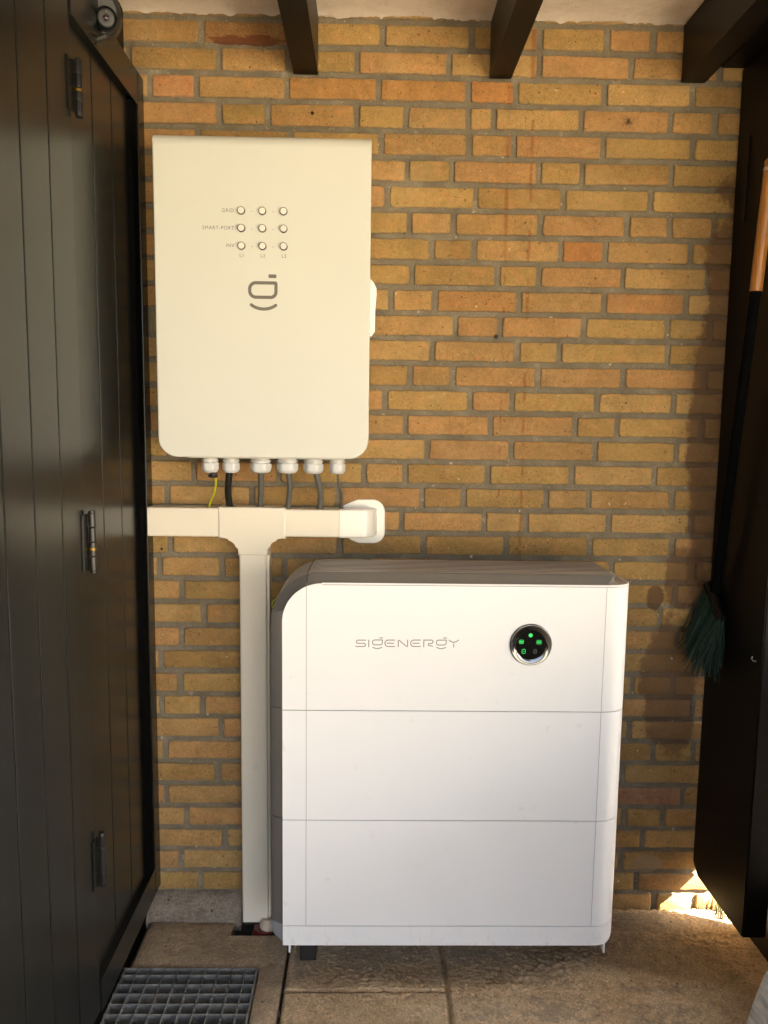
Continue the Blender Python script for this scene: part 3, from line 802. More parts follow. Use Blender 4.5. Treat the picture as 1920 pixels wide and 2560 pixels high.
# ---------------------------------------------------------------- cream control box
def build_control_box():
    root = empty("control_box")
    tag(root, "tall cream metal control box with nine round buttons mounted on the brick wall", "control box")
    x0, x1, z0, z1, yf = -0.4998, -0.0050, 1.2500, 1.9810, -0.160
    # front cover: side profile rounds over at the top, corners round at the bottom
    def outline(ins=0.0, rtop=0.004):
        return rrect(x0+ins, x1-ins, z0+ins, z1-ins, (0.046-ins, 0.046-ins, rtop, rtop), 10)
    b = MB()
    def rg(ins, y, ztop):
        out = []
        for (x, z) in outline(ins):
            out.append((x, y, min(z, ztop)))
        return out
    # rings from back to front, the top edge sinks as it nears the front face
    Rt = 0.030; rings = []
    for (ins, y, k) in [(0.0, -0.022, 0), (0.0, yf+Rt, 0)]:
        rings.append(rg(ins, y, z1))
    for a in range(1, 11):
        an = R(90*a/10)
        y = yf+Rt-Rt*math.sin(an); zt = z1-Rt*(1-math.cos(an))
        ins = 0.0
        if y < yf+0.004: ins = 0.004-math.sqrt(max(0, 0.004**2-(0.004-(y-yf))**2))
        rings.append(rg(ins, y, zt))
    b.loft(rings)
    b.build("front_cover", M_cream, root, smooth=32)
    b = MB(); b.box(x0+0.008, x1-0.004, -0.0235, -0.001, z0+0.02, z1-0.012, 0.003, 2)
    b.build("back_box", M_pvcw, root, smooth=40)
    b = MB(); b.box(-0.44, -0.06, -0.118, -0.045, z0-0.0035, z0+0.004, 0.001, 1); b.build("gland_plate", M_gland, root)
    # rotary switch housing on the right flank
    b = MB()
    pr = [(-0.012, 1.681), (0.0035, 1.665), (0.0098, 1.652), (0.0105, 1.640), (0.0075, 1.600), (0.0072, 1.552), (-0.001, 1.541), (-0.012, 1.541)]
    b.loft([[(x, -0.085, z) for x, z in pr], [(x, -0.115, z) for x, z in pr]])
    b.build("side_switch", M_pvcw, root, smooth=20)
    # buttons
    bx = [-0.3005, -0.2525, -0.2043]; bz = [1.8127, 1.7743, 1.7353]
    for zz in bz:
        for xx in bx:
            b = MB(); b.lathe([(0.0088, -0.001), (0.0088, 0.0010), (0.0070, 0.0016)], (xx+0.0006, yf, zz-0.0012), (0, -1, 0), 28)
            bt = b.build("button", M_ring, root, smooth=40)
            b = MB(); b.lathe([(0.0078, 0.0014), (0.0078, 0.0045)], (xx+0.0006, yf, zz-0.0012), (0, -1, 0), 28); b.build("button_collar", M_cap, bt, smooth=40)
            b = MB(); b.lathe([(0.0084, 0.0045), (0.0086, 0.0053), (0.0084, 0.0060)], (xx+0.0006, yf, zz-0.0012), (0, -1, 0), 28); b.build("button_rim", M_ring, bt, smooth=40)
            b = MB(); b.lathe([(0.0072, 0.0058), (0.0070, 0.0068), (0.0060, 0.0072)], (xx+0.0006, yf, zz-0.0012), (0, -1, 0), 28); b.build("button_cap", M_cap, bt, smooth=40)
    yp = yf-0.0005
    for zz in bz:
        for xx in (-0.2765, -0.2284):
            pr = MB(); ribbon(pr, [(xx-0.0018, zz-0.002), (xx+0.0018, zz-0.002)], 0.0008, yp, caps=False)
            pr.build("dash_mark", M_print, root)
    def text(s, x, z, size, align, name):
        cu = bpy.data.curves.new(name, 'FONT'); cu.body = s; cu.size = size; cu.align_x = align; cu.align_y = 'CENTER'; cu.space_character = 1.18
        ob = bpy.data.objects.new(name, cu); C.objects.link(ob)
        bpy.context.view_layer.update()
        me = bpy.data.meshes.new_from_object(ob.evaluated_get(bpy.context.evaluated_depsgraph_get()))
        bpy.data.objects.remove(ob)
        for v in me.vertices:
            v.co = Vector((x+v.co.x*0.95, yp, z+v.co.y))
        me.materials.clear(); me.materials.append(M_print)
        o = bpy.data.objects.new(name, me); C.objects.link(o); o.parent = root
    text("GRID", -0.3168, 1.8118, 0.0112, 'RIGHT', 'button_lettering')
    text("SMART-PORT", -0.3168, 1.7732, 0.0112, 'RIGHT', 'button_lettering')
    text("INV", -0.3168, 1.7345, 0.0112, 'RIGHT', 'button_lettering')
    for s, xx in zip(("L1", "L2", "L3"), bx): text(s, xx+0.0008, 1.7128, 0.0108, 'CENTER', 'button_lettering')
    # emblem
    lg = MB(); s = 0.000155
    def mp(u, v): return (-0.286+(u-830)*s, 1.6565-(v-1322)*s)
    cxs = rrect(854, 1244, -1555, -1346, (92, 80, 14, 92), 8)
    ribbon(lg, [mp(u, -v) for u, v in cxs], 48*s, yp, closed=True)
    ribbon(lg, [mp(1135, 1248), mp(1250, 1248)], 52*s, yp, caps=False)
    ribbon(lg, [mp(u, v) for u, v in [(876, 1666), (915, 1692), (960, 1711), (1010, 1722), (1060, 1726), (1110, 1722), (1160, 1710), (1205, 1691), (1240, 1669)]], 46*s, yp)
    lg.build("emblem", M_print, root)
    set_base(root, (-0.2525, -0.001, z0))
build_control_box()

# ---------------------------------------------------------------- cable glands and cables
GL = [(-0.3935, 0.0212, 1), (-0.3425, 0.0212, 2), (-0.2697, 0.0262, 2), (-0.2040, 0.0262, 3), (-0.1402, 0.0248, 4), (-0.0812, 0.0200, 5)]
names = ["leftmost white cable gland under the control box, closed by a hanging black plug", "white cable gland holding the thick black cable",
         "large white cable gland over the tee of the trunking, third from the left", "large white cable gland, fourth from the left under the control box",
         "large white cable gland, fifth from the left under the control box", "small rightmost white cable gland holding the thinnest grey cable"]
for i, ((x, r, k), nm) in enumerate(zip(GL, names)):
    root = empty("cable_gland"); tag(root, nm, "cable gland", "cable glands in a row under the control box")
    o = (x, -0.085, 0)
    zt = 1.2462
    b = MB(); b.lathe([(r*0.86, zt), (r*0.86, zt-0.004), (r*0.96, zt-0.0045), (r*0.96, zt-0.0085), (r*0.84, zt-0.009), (r*0.84, zt-0.012)], o, (0, 0, 1), 28)
    b.build("threaded_collar", M_gland, root, smooth=35)
    b = MB(); rings = []
    for (rr, z, hexa) in [(0.93, zt-0.0115, 1), (1.0, zt-0.0130, 1), (1.0, zt-0.0265, 1), (0.97, zt-0.0300, 0.5), (0.90, zt-0.0335, 0), (0.72, zt-0.0362, 0), (0.45, zt-0.0368, 0)]:
        ring = []
        for q_ in range(48):
            a = 2*math.pi*q_/48 + 0.3*i
            hx = math.cos(math.pi/6)/math.cos((a % (math.pi/3))-math.pi/6)
            rad = r*rr*(hexa*min(1.0, hx*1.06)+(1-hexa)*0.93)
            ring.append((x+rad*math.cos(a), -0.085+rad*math.sin(a), z))
        rings.append(ring)
    b.loft(rings); b.build("gland_nut", M_gland, root, smooth=28)
    set_base(root, (x, -0.085, zt-0.037))
root = empty("sealing_plug"); tag(root, "small black sealing plug hanging open below the leftmost gland", "sealing plug")
b = MB(); b.lathe([(0.0125, 0.0), (0.0125, 0.0022), (0.0095, 0.003), (0.0090, 0.0075)], (-0.3845, -0.098, 1.2010), (0.10, -0.25, 1.0), 24)
b.build("plug_disc", M_cable_b, root, smooth=40); set_base(root, (-0.3845, -0.098, 1.20))
CB = [("earth_wire", M_earth, 0.0026, [(-0.3835, -0.088, 1.2120), (-0.3812, -0.0800, 1.1862), (-0.3873, -0.0665, 1.1619), (-0.3980, -0.0500, 1.1410), (-0.4128, -0.035, 1.1100)], "thin yellow and green striped earth wire curving down to the trunking"),
      ("cable", M_cable_b, 0.0084, [(-0.3425, -0.085, 1.2300), (-0.3464, -0.085, 1.2143), (-0.3528, -0.0720, 1.1747), (-0.3553, -0.0560, 1.1459), (-0.3520, -0.035, 1.1000)], "thick black cable bending down into the tee of the trunking"),
      ("cable", M_cable, 0.0070, [(-0.2697, -0.085, 1.2300), (-0.2699, -0.083, 1.2095), (-0.2727, -0.0625, 1.1632), (-0.2810, -0.035, 1.1000)], "straight grey cable entering the middle of the tee trunking"),
      ("cable", M_cable, 0.0068, [(-0.2040, -0.085, 1.2300), (-0.2015, -0.084, 1.2084), (-0.1997, -0.0717, 1.1765), (-0.2036, -0.0533, 1.1476), (-0.2102, -0.035, 1.1000)], "grey cable bowed to the right at the right end of the tee"),
      ("cable", M_cable, 0.0072, [(-0.1402, -0.085, 1.2300), (-0.1330, -0.084, 1.2093), (-0.1255, -0.0717, 1.1735), (-0.1241, -0.0533, 1.1485), (-0.1291, -0.035, 1.1000)], "thick grey cable entering the short trunking right of the tee"),
      ("cable", M_cable, 0.0030, [(-0.0812, -0.085, 1.2300), (-0.0800, -0.085, 1.2145), (-0.0767, -0.0762, 1.1783), (-0.0702, -0.0625, 1.1578), (-0.0706, -0.0488, 1.1409), (-0.0761, -0.035, 1.1000)], "thinnest grey cable, rightmost, with a kink above the bend cover")]
for nm, mt, r, pts, lab in CB:
    b = MB(); b.tube(spline(pts, 10), r, 16)
    tag(b.build(nm, mt, smooth=60), lab, "wire" if nm == "earth_wire" else "cable", None if nm == "earth_wire" else "cables running from the glands into the trunking")

# ---------------------------------------------------------------- trunking
def duct_h(b, x0, x1, z0, z1, d, r=0.005):
    pr = []
    for (cy, cz, a0) in [(-d+r, z0+r, 180), (-d+r, z1-r, 90)]:
        if a0 == 180: pr += [(cy-r*math.cos(R(a)), cz-r*math.sin(R(a))) for a in range(90, -1, -15)]
        else: pr += [(cy-r*math.cos(R(a)), cz+r*math.sin(R(a))) for a in range(0, 91, 15)]
    pr = [(-0.001, z0)] + pr + [(-0.001, z1)]
    b.loft([[(x0, y, z) for y, z in pr], [(x1, y, z) for y, z in pr]])
def build_trunking():
    root = empty("trunking"); tag(root, "cream plastic cable trunking with a tee, running along the wall and down to the floor", "cable trunking")
    b = MB(); duct_h(b, -0.5575, -0.3700, 1.0449, 1.1187, 0.060); b.build("trunking_length", M_pvc, root, smooth=30)
    b = MB(); duct_h(b, -0.2200, -0.0700, 1.0465, 1.1175, 0.060); b.build("trunking_length", M_pvc, root, smooth=30)
    # down leg
    b = MB(); r = 0.005; d = 0.060; x0, x1 = -0.3291, -0.2603
    pr = [(x0, -0.001)] + [(x0+r-r*math.cos(R(a)), -d+r-r*math.sin(R(a))) for a in range(0, 91, 15)] + [(x1-r+r*math.sin(R(a)), -d+r-r*math.cos(R(a))) for a in range(0, 91, 15)] + [(x1, -0.001)]
    b.loft([[(x, y, 1.02) for x, y in pr], [(x+0.0004, y, 0.003) for x, y in pr]]); b.build("down_length", M_pvc, root, smooth=30)
    # back channel showing beside the lid
    b = MB(); b.box(-0.3270, -0.2545, -0.046, -0.0008, 0.004, 1.0, 0.002, 1); b.build("back_channel", M_pvc, root, smooth=30)
    # tee cover
    L, Rx, T, Bz = -0.3805, -0.2122, 1.1215, 1.0415
    lx, rx, bz = -0.3320, -0.2565, 0.9990
    ol = [(L, T), (L, Bz), (-0.3579, Bz)]
    ol += arc(-0.3579, Bz-0.0245, 0.0259, 0.0245, 90, 0, 8)[1:]
    ol += [(lx, bz), (rx, bz)]
    ol += arc(-0.2320, Bz-0.0245, 0.0245, 0.0245, 180, 90, 8)
    ol += [(Rx, Bz), (Rx, T)]
    t = bmesh.new()
    f0 = [t.verts.new((x, -0.001, z)) for x, z in ol]; f1 = [t.verts.new((x, -0.0632, z)) for x, z in ol]
    t.faces.new(f0); ff = t.faces.new(list(reversed(f1)))
    for i in range(len(ol)):
        j = (i+1) % len(ol); t.faces.new((f0[i], f0[j], f1[j], f1[i]))
    ed = [e for e in t.edges if all(abs(v.co.y+0.0632) < 1e-6 for v in e.verts)]
    bmesh.ops.bevel(t, geom=ed, offset=0.0048, segments=4, affect='EDGES', profile=0.5)
    b = MB(); b.merge(t); b.build("tee_cover", M_pvc, root, smooth=35)
    for hx, hr, hz in ((-0.4115, 0.0050, 1.1188), (-0.3522, 0.0105, 1.1216), (-0.2795, 0.0090, 1.1216), (-0.2098, 0.0088, 1.1216), (-0.1285, 0.0092, 1.1176), (-0.0757, 0.0048, 1.1176)):
        b = MB(); b.lathe([(hr*1.15, 0.0), (hr*1.05, 0.0004)], (hx+0.0005, -0.0395, hz), (0, 0, 1), 20); b.build("cable_hole", M_seam_shade, root)
    set_base(root, (-0.29, -0.001, 0.003))
    r2 = empty("bend_cover"); tag(r2, "glossy white bend cover with a rounded wall plate at the right end of the trunking", "bend cover")
    b = MB()
    x0, x1 = -0.0757, 0.0190; z0, z1 = 1.0455, 1.1195
    rings = []
    for k in range(0, 13):
        u = k/12.0
        if k < 5: x = x0+(x1-0.045-x0)*k/4; dd = 0.0625; ins = 0
        else:
            a = R(90*(k-4)/8); x = x1-0.045+0.045*math.sin(a); dd = 0.004+0.0585*math.cos(a)**0.8 if k < 12 else 0.004; ins = 0.006*(1-math.cos(a))
        r = min(0.006, dd*0.45)
        za, zb = z0+ins, z1-ins
        pr = [(-0.001, za)] + [(-dd+r-r*math.cos(R(a)), za+r-r*math.sin(R(a))) for a in range(90, -1, -18)] + [(-dd+r-r*math.cos(R(a)), zb-r+r*math.sin(R(a))) for a in range(0, 91, 18)] + [(-0.001, zb)]
        rings.append([(x, y, z) for y, z in pr])
    b.loft(rings); b.build("bend", M_pvcw, r2, smooth=40)
    b = MB()
    fl = [(-0.0694, 1.1222), (-0.0500, 1.1315), (-0.0296, 1.1387)] + [(0.0063, 1.1391)] + arc(0.0063, 1.1071, 0.0326, 0.032, 85, 5, 8) + [(0.0393, 1.1050), (0.0396, 1.0560)] + arc(0.0090, 1.0550, 0.0306, 0.0306, -5, -85, 8) + [(-0.0285, 1.0244), (-0.0480, 1.0320), (-0.0640, 1.0455)]
    fl = list(reversed(fl))
    b.loft([[(x, -0.0008, z) for x, z in fl], [(x, -0.0035, z) for x, z in fl], [(-0.012+(x+0.012)*0.965, -0.0048, 1.083+(z-1.083)*0.97) for x, z in fl]])
    b.build("wall_plate", M_pvcw, r2, smooth=30)
    set_base(r2, (-0.02, -0.001, 1.08))
build_trunking()
# ribbed red conduit at the foot of the trunking, with a white collar
def red_pipe():
    root = empty("conduit_stub"); tag(root, "red ribbed conduit with white wrapped cable in the hole below the trunking", "conduit")
    b = MB(); pts = [Vector((-0.2650, -0.078, -0.06)) + Vector((0.0, -0.0, 0.0)) for _ in range(2)]
    prof = []
    for k in range(14):
        h = -0.060+0.0042*k
        prof += [(0.0215, h), (0.0245, h+0.0010), (0.0245, h+0.0026), (0.0215, h+0.0036)]
    b.lathe(prof, (-0.2700, -0.078, 0), (0.28, 0.10, 1), 32); b.build("ribbed_pipe", mat_simple("dark_red_plastic", lin((0.42, 0.14, 0.12)), 0.35), root, smooth=40)
    b = MB()
    bb = []
    for k in range(7):
        u = k/6; bb.append((0.019*(1-0.25*u**2)+0.0015*math.sin(k*2), -0.004+0.030*u))
    b.lathe(bb, (-0.2660, -0.072, -0.01), (0.15, 0.35, 1), 24)
    b.build("white_wrap", mat_simple("white_wrap", lin((0.78, 0.72, 0.64)), 0.6, 0, 0.2, 60, 0.5, 80), root, smooth=60)
    set_base(root, (-0.27, -0.078, -0.06))
red_pipe()

# ---------------------------------------------------------------- battery cabinet
def build_battery():
    root = empty("battery_cabinet")
    tag(root, "large white battery cabinet of three stacked modules with a round display, standing on the floor", "battery cabinet")
    XL, XR = -0.1935, 0.5960
    YF = -0.300
    ZT = 0.9800
    Z = [0.1604, 0.4231, 0.6866]
    rcx = 0.0450
    def front_section(ins, z, yoff=0.0):
        """plan outline of the white front: flat, then wrapping round the right edge"""
        pts = [(XL+ins, YF+ins*0), (0.5350, YF)]
        pts += [(XR-rcx-0.012+(rcx+0.012)*math.sin(R(a)), YF+rcx-rcx*math.cos(R(a))) for a in range(10, 91, 10)]
        pts += [(XR+0.0005, -0.215), (XR, -0.125)]
        return pts
    def front_panel(name, z0, z1, tl=0.0, brr=0.0):
        """white shell: front face plus wrapped right flank, thickness 6 mm"""
        b = MB(); bm = b.bm
        # columns of x positions across the flat
        cols = []
        xs = [XL]
        if tl: xs += [XL+tl*(1-math.cos(R(a))) for a in range(6, 91, 6)]
        else: xs += [XL+0.004]
        for x in xs: cols.append((x, YF))
        cols += [(0.30, YF), (0.5350, YF)]
        cols += [(XR-rcx-0.012+(rcx+0.012)*math.sin(R(a)), YF+rcx-rcx*math.cos(R(a))) for a in range(10, 91, 10)]
        cols += [(XR+0.0005, -0.215), (XR, -0.125)]
        outer = []; inner = []
        for i, (x, y) in enumerate(cols):
            top = z1
            if tl and x < XL+tl: top = z1-tl+tl*math.sqrt(max(0, 1-((XL+tl-x)/tl)**2))
            bot = z0
            if brr:
                # rounded lower right corner seen from the front
                d = x-(XR-brr)
                if d > 0: bot = z0+brr-brr*math.sqrt(max(0, 1-min(1, d/brr)**2))
            outer.append((bm.verts.new((x, y, bot+0.0008)), bm.verts.new((x, y, top-0.0008))))
            # inner line
            if i < len(cols)-11: nx, ny = x, y+0.006
            else:
                nx, ny = x-0.006*min(1, (i-(len(cols)-11))/9), y+0.006*(1-min(1, (i-(len(cols)-11))/9))
            inner.append((bm.verts.new((nx, ny, bot+0.0008)), bm.verts.new((nx, ny, top-0.0008))))
        n = len(cols)
        for i in range(n-1):
            bm.faces.new((outer[i][0], outer[i+1][0], outer[i+1][1], outer[i][1]))
            bm.faces.new((inner[i][0], inner[i][1], inner[i+1][1], inner[i+1][0]))
            bm.faces.new((outer[i][1], outer[i+1][1], inner[i+1][1], inner[i][1]))
            bm.faces.new((outer[i][0], inner[i][0], inner[i+1][0], outer[i+1][0]))
        bm.faces.new((outer[0][0], outer[0][1], inner[0][1], inner[0][0]))
        bm.faces.new((outer[-1][1], outer[-1][0], inner[-1][0], inner[-1][1]))
        return b.build(name, M_white, root, smooth=32)
    RT = 0.088
    p1 = front_panel("front_panel", Z[2], ZT, tl=RT)
    p2 = front_panel("front_panel", Z[1], Z[2]-0.0004)
    p3 = front_panel("front_panel", Z[0], Z[1]-0.0004)
    p0 = front_panel("base_panel", 0.1104, Z[0]-0.0004, brr=0.028)
    # hairline joints in the fronts
    for (p, z0, z1, tl) in ((p1, Z[2], ZT, 1), (p2, Z[1], Z[2], 0), (p3, Z[0], Z[1], 0)):
        b = MB()
        b.box(-0.1396, -0.1387, YF-0.0004, YF+0.001, z0+0.001, z1-0.001)
        p_ = b.build("panel_joint", M_print2, p)
        b = MB(); b.box(0.5333, 0.5341, YF-0.0004, YF+0.001, z0+0.001, z1-(0.0045 if tl else 0.001))
        b.build("panel_joint", M_print2, p)
    # bright rim and dark line along the upper edge
    b = MB()
    path = [(XL+RT+0.001, YF+0.001), (0.5350, YF+0.001)] + [(XR-rcx-0.012+(rcx+0.012)*math.sin(R(a))-0.001*math.sin(R(a)), YF+rcx-rcx*math.cos(R(a))+0.001*math.cos(R(a))) for a in range(10, 91, 10)] + [(XR-0.001, -0.2)]
    b.tube([(x, y, ZT+0.0004) for x, y in path], 0.0014, 8); b.build("top_rim", M_white, root, smooth=60)
    b = MB(); b.tube([(x, y-0.0006, ZT-0.0030) for x, y in path], 0.0008, 6); b.build("rim_line", M_print2, p1, smooth=60)
    # body with sloping band round the left and top edge
    def outl(x0, x1, z0, z1, r, n=14):
        out = [(x1, z0), (x1, z1)]
        out += [(x0+r+r*math.cos(R(90+90*k/n)), z1-r+r*math.sin(R(90+90*k/n))) for k in range(n+1)]
        out += [(x0, z0)]
        return out
    bx1 = XR-0.008
    o0 = outl(XL+0.0006, 0.535, Z[0], ZT-0.0012, RT-0.0006)
    o1 = outl(-0.2225, 0.556, Z[0], 1.0000, RT+0.030)
    def ring(o, y): return [(x, y, z) for x, z in o]
    for (name, za, zb) in (("side_band", Z[2]+0.0008, 9), ("side_band", Z[1]+0.0008, Z[2]-0.0008), ("side_band", Z[0]+0.0008, Z[1]-0.0008)):
        b = MB()
        def cut(r, dz): return [(x, y, max(za+dz, min(zb+dz, z))) for x, y, z in r]
        b.loft([cut(ring(o0, YF+0.0062), 0), cut(ring(o0, YF+0.0015), 0)][0:1] + [cut(ring(o1, -0.278), 0.0), cut(ring(o1, -0.235), 0.0)], cap0=True, cap1=True)
        o_ = b.build(name, M_band, root, smooth=30)
    # right shoulder of the top: shallow tray inside the rim
    b = MB()
    tr = [(XL+RT, YF+0.004), (0.535, YF+0.004)] + [(XR-rcx-0.012+(rcx+0.008)*math.sin(R(a)), YF+rcx-(rcx-0.004)*math.cos(R(a))) for a in range(10, 91, 10)] + [(XR-0.004, -0.118), (0.5, -0.112)]
    b.loft([[(x, y, ZT-0.006) for x, y in tr], [(x, y, ZT-0.0006) for x, y in tr]]); b.build("top_tray", M_grey, root, smooth=30)
    b = MB(); xr = 0.5600
    sh = []
    for k in range(9):
        a = R(90*k/8)
        sh.append((xr-0.008+0.034*(1-math.cos(a)), ZT-0.0008+0.0200*(1-math.sin(a))))
    # ribbed rear part of the top
    b2 = MB()
    yb, yf2 = -0.1150, -0.2760
    NR = 10
    def top_outline(off):
        x0, z1, r = -0.2225, 1.0000+off, RT+0.030
        out = []
        for k in range(15):
            a = R(180-90*k/14); out.append((x0+r+(r+off)*math.cos(a), 1.0000-r+(r+off)*math.sin(a)))
        out += [(0.10, 1.0+off), (0.40, 1.0+off), (xr-0.006, 1.0+off), (xr-0.001, 1.0+off-0.0015), (xr+0.001, 1.0+off-0.006)]
        return out
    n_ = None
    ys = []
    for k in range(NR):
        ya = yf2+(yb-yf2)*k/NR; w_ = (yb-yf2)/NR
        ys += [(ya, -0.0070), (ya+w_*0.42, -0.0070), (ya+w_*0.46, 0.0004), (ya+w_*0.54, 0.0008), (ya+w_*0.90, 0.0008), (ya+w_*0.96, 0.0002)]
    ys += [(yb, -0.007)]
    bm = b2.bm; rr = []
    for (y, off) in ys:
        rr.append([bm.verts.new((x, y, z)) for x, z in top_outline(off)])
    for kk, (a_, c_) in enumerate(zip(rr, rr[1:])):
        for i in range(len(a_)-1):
            bm.faces.new((a_[i], a_[i+1], c_[i+1], c_[i])).material_index = 1 if kk % 6 in (0, 1) else 0  # groove floors and front walls coloured dark to stand for their shade
    b2.build("ribbed_top", [M_grey, M_seam_shade], root, smooth=25)
    # joint across the ribs near the rounded corner
    b = MB(); b.tube([(-0.1380, -0.276, 1.0008), (-0.1350, -0.116, 1.0012)], 0.0010, 6); b.tube([(-0.1390, YF+0.004, 0.9820), (-0.1382, -0.276, 1.0008)], 0.0009, 6)
    b.build("top_joint", M_seam_shade, root)
    # inner body
    b = MB()
    o2 = outl(-0.2145, xr-0.006, 0.125, 0.9900, RT+0.030)
    b.loft([ring(o2, -0.240), ring(o2, -0.116)]); b.build("rear_body", M_greyside, root, smooth=30)
    b = MB(); b.box(-0.16, 0.50, -0.117, -0.0045, 0.20, 0.93, 0.004, 1); b.build("wall_bracket", M_greyside, root)
    b = MB(); b.box(XL+0.004, 0.525, YF+0.0066, -0.20, Z[0]-0.03, ZT-0.09); b.build("core", M_seam_shade, root)
    b = MB(); b.box(XR-0.09, XR-0.0068, YF+0.05, -0.112, Z[0]-0.03, ZT-0.006); b.build("right_core", M_greyside, root)
    # base, left cheek rounded below
    b = MB()
    def bo(x0, r, y):
        out = [(0.50, y, Z[0]-0.0006), (x0, y, Z[0]-0.0006)]
        out += [(x0+r-r*math.cos(R(a)), y, 0.1115+r-r*math.sin(R(a))) for a in range(0, 91, 10)]
        out += [(0.50, y, 0.1115)]
        return out
    b.loft([bo(XL+0.0006, 0.004, YF+0.0065), bo(-0.2225, 0.032, -0.278), bo(-0.2225, 0.032, -0.118)]); b.build("base_cheek", M_lightside, root, smooth=30)
    b = MB(); b.box(0.3, 0.525, YF+0.007, -0.118, 0.1125, Z[0]-0.002, 0.002, 1); b.build("base_tray", M_lightside, root)
    # feet and front brackets
    for (x0, x1, y0, y1) in ((-0.172, -0.122, -0.205, -0.160), (0.500, 0.55, -0.150, -0.125)):
        b = MB(); b.box(x0+0.010, x1, y0, y1, 0.0, 0.112, 0.002, 1); b.build("foot", mat_simple("foot_dark", (0.022, 0.018, 0.014), 0.6), root)
    for (x, s) in ((-0.1785, 1), (0.5700, -1)):
        b = MB()
        b.box(x-0.0022, x+0.0022, -0.292, -0.274, 0.0865, 0.111, 0.0006, 1)
        b.box(min(x, x+s*0.024), max(x, x+s*0.024), -0.292, -0.274, 0.1085, 0.1112, 0.0005, 1)
        b.build("front_bracket", M_white, root)
        b = MB(); b.box(x+s*0.012-0.001, x+s*0.012+0.001, -0.268, -0.215, 0.078, 0.112, 0.0004, 1); b.build("leg_plate", M_lightside, root)
    # round display
    cx, cz = 0.3662, 0.8442
    b = MB(); b.lathe([(0.0478, 0.0), (0.0482, 0.0022), (0.0472, 0.0046), (0.0450, 0.0060), (0.0352, 0.0030), (0.0340, 0.0018), (0.0330, 0.0)], (cx, YF-0.0002, cz), (0, -1, 0), 64)
    disp = b.build("display_ring", M_chrome, root, smooth=50)
    b = MB(); b.lathe([(0.0345, 0.0), (0.0345, 0.0014), (0.0338, 0.0018)], (cx, YF-0.0006, cz), (0, -1, 0), 48); b.build("display_glass", M_glass, disp, smooth=40)
    yi = YF-0.00285
    s = 0.0000974                      # metres per pixel of the enlarged picture
    def px(u, v): return (cx+(u-858)*s*1.0, cz-(v-800)*s)
    def icon(name, mt, fn):
        b = MB(); fn(b); b.build(name, mt, disp)
    def disc(b, u, v, r, y=yi):
        c_ = px(u, v); n = 24
        b.bm.faces.new([b.bm.verts.new((c_[0]+r*math.cos(2*math.pi*k/n), y, c_[1]+r*math.sin(2*math.pi*k/n))) for k in range(n)])
    def box_icon(u, v, w_, h_):
        def fn(b):
            o = rrect(*sorted((px(u-w_, 0)[0], px(u+w_, 0)[0])), *sorted((px(0, v+h_)[1], px(0, v-h_)[1])), (0.0022,)*4, 5)
            ribbon(b, o, 0.0010, yi, closed=True)
        return fn
    icon("lit_icon", M_led, lambda b: disc(b, 848, 577, 0.0045))
    icon("lit_icon", M_led, box_icon(638, 733, 48, 42)); icon("icon_mark", M_led, lambda b: (ribbon(b, [px(608, 722), px(668, 722)], 0.0014, yi), ribbon(b, [px(608, 742), px(668, 742)], 0.0014, yi)))
    icon("lit_icon", M_led, box_icon(1047, 738, 50, 42)); icon("icon_mark", M_led, lambda b: ribbon(b, [px(1018, 742), px(1036, 726), px(1058, 748), px(1076, 734)], 0.0020, yi))
    icon("lit_icon", M_led, box_icon(698, 960, 38, 50)); icon("icon_mark", M_led, lambda b: disc(b, 698, 962, 0.0011, yi-0.0001))
    icon("unlit_icon", M_ledw, box_icon(967, 960, 34, 48)); icon("unlit_icon", M_ledw, lambda b: disc(b, 967, 958, 0.0010, yi-0.0001))
    # lettering on the front, drawn as strokes
    b = MB(); k_ = 0.0001755; yl = YF-0.0005; wd = 12.5*k_
    def q(u, v): return (-0.0277+(u-165)*k_, 0.8511-(v-212-(u-165)*0.0078)*k_*1.03)
    def st(pts, closed=False): ribbon(b, [q(u, v) for u, v in pts], wd, yl, closed)
    def A(cx_, cy_, r_, a0, a1, n=6): return [(cx_+r_*math.cos(R(a0+(a1-a0)*i/n)), cy_-r_*math.sin(R(a0+(a1-a0)*i/n))) for i in range(n+1)]
    st([(290, 213), (190, 213)] + A(190, 233, 20, 90, 270) + [(265, 253)] + A(265, 273, 21, 90, -90) + [(163, 294)])
    st([(328, 212), (328, 298)])
    def g(x0, dy=0):
        o = [(x0+126, 212+dy), (x0+126, 248+dy)] + [(x0+126-27+27*math.cos(R(a)), 248+dy+27*math.sin(R(a))) for a in range(15, 91, 15)] + [(x0+27+27*math.cos(R(a)), 248+dy+27*math.sin(R(a))) for a in range(90, 181, 15)] + [(x0+27-27*math.cos(R(a)), 240+dy-27*math.sin(R(a))) for a in range(0, 91, 15)]
        st(o, True); st([(x0+90, 186+dy), (x0+126, 186+dy)])
        st([(x0+6, 305+dy), (x0+28, 317+dy), (x0+60, 324+dy), (x0+92, 318+dy), (x0+120, 307+dy)])
    g(376, -2)
    def e(x0): 
        st([(x0+122, 212), (x0+38, 212)] + A(x0+38, 253, 41, 90, 270, 10) + [(x0+122, 294)]); st([(x0+24, 252), (x0+108, 252)])
    e(538)
    st([(707, 298), (707, 222)] + [(712, 215), (722, 218)] + [(808, 290), (820, 296), (826, 288)] + [(826, 212)])
    e(868)
    st([(1034, 298), (1034, 212), (1130, 212)] + A(1130, 234, 22, 90, -90) + [(1105, 256)] + A(1105, 269, 13, 90, 240, 4) + [(1150, 292)])
    g(1196, 0)
    st([(1360, 212), (1385, 232), (1418, 242), (1452, 232), (1478, 212)]); st([(1418, 262), (1418, 300)])
    b.build("brand_lettering", M_print2, p1)
    set_base(root, (0.2, -0.2, 0.0))
build_battery()
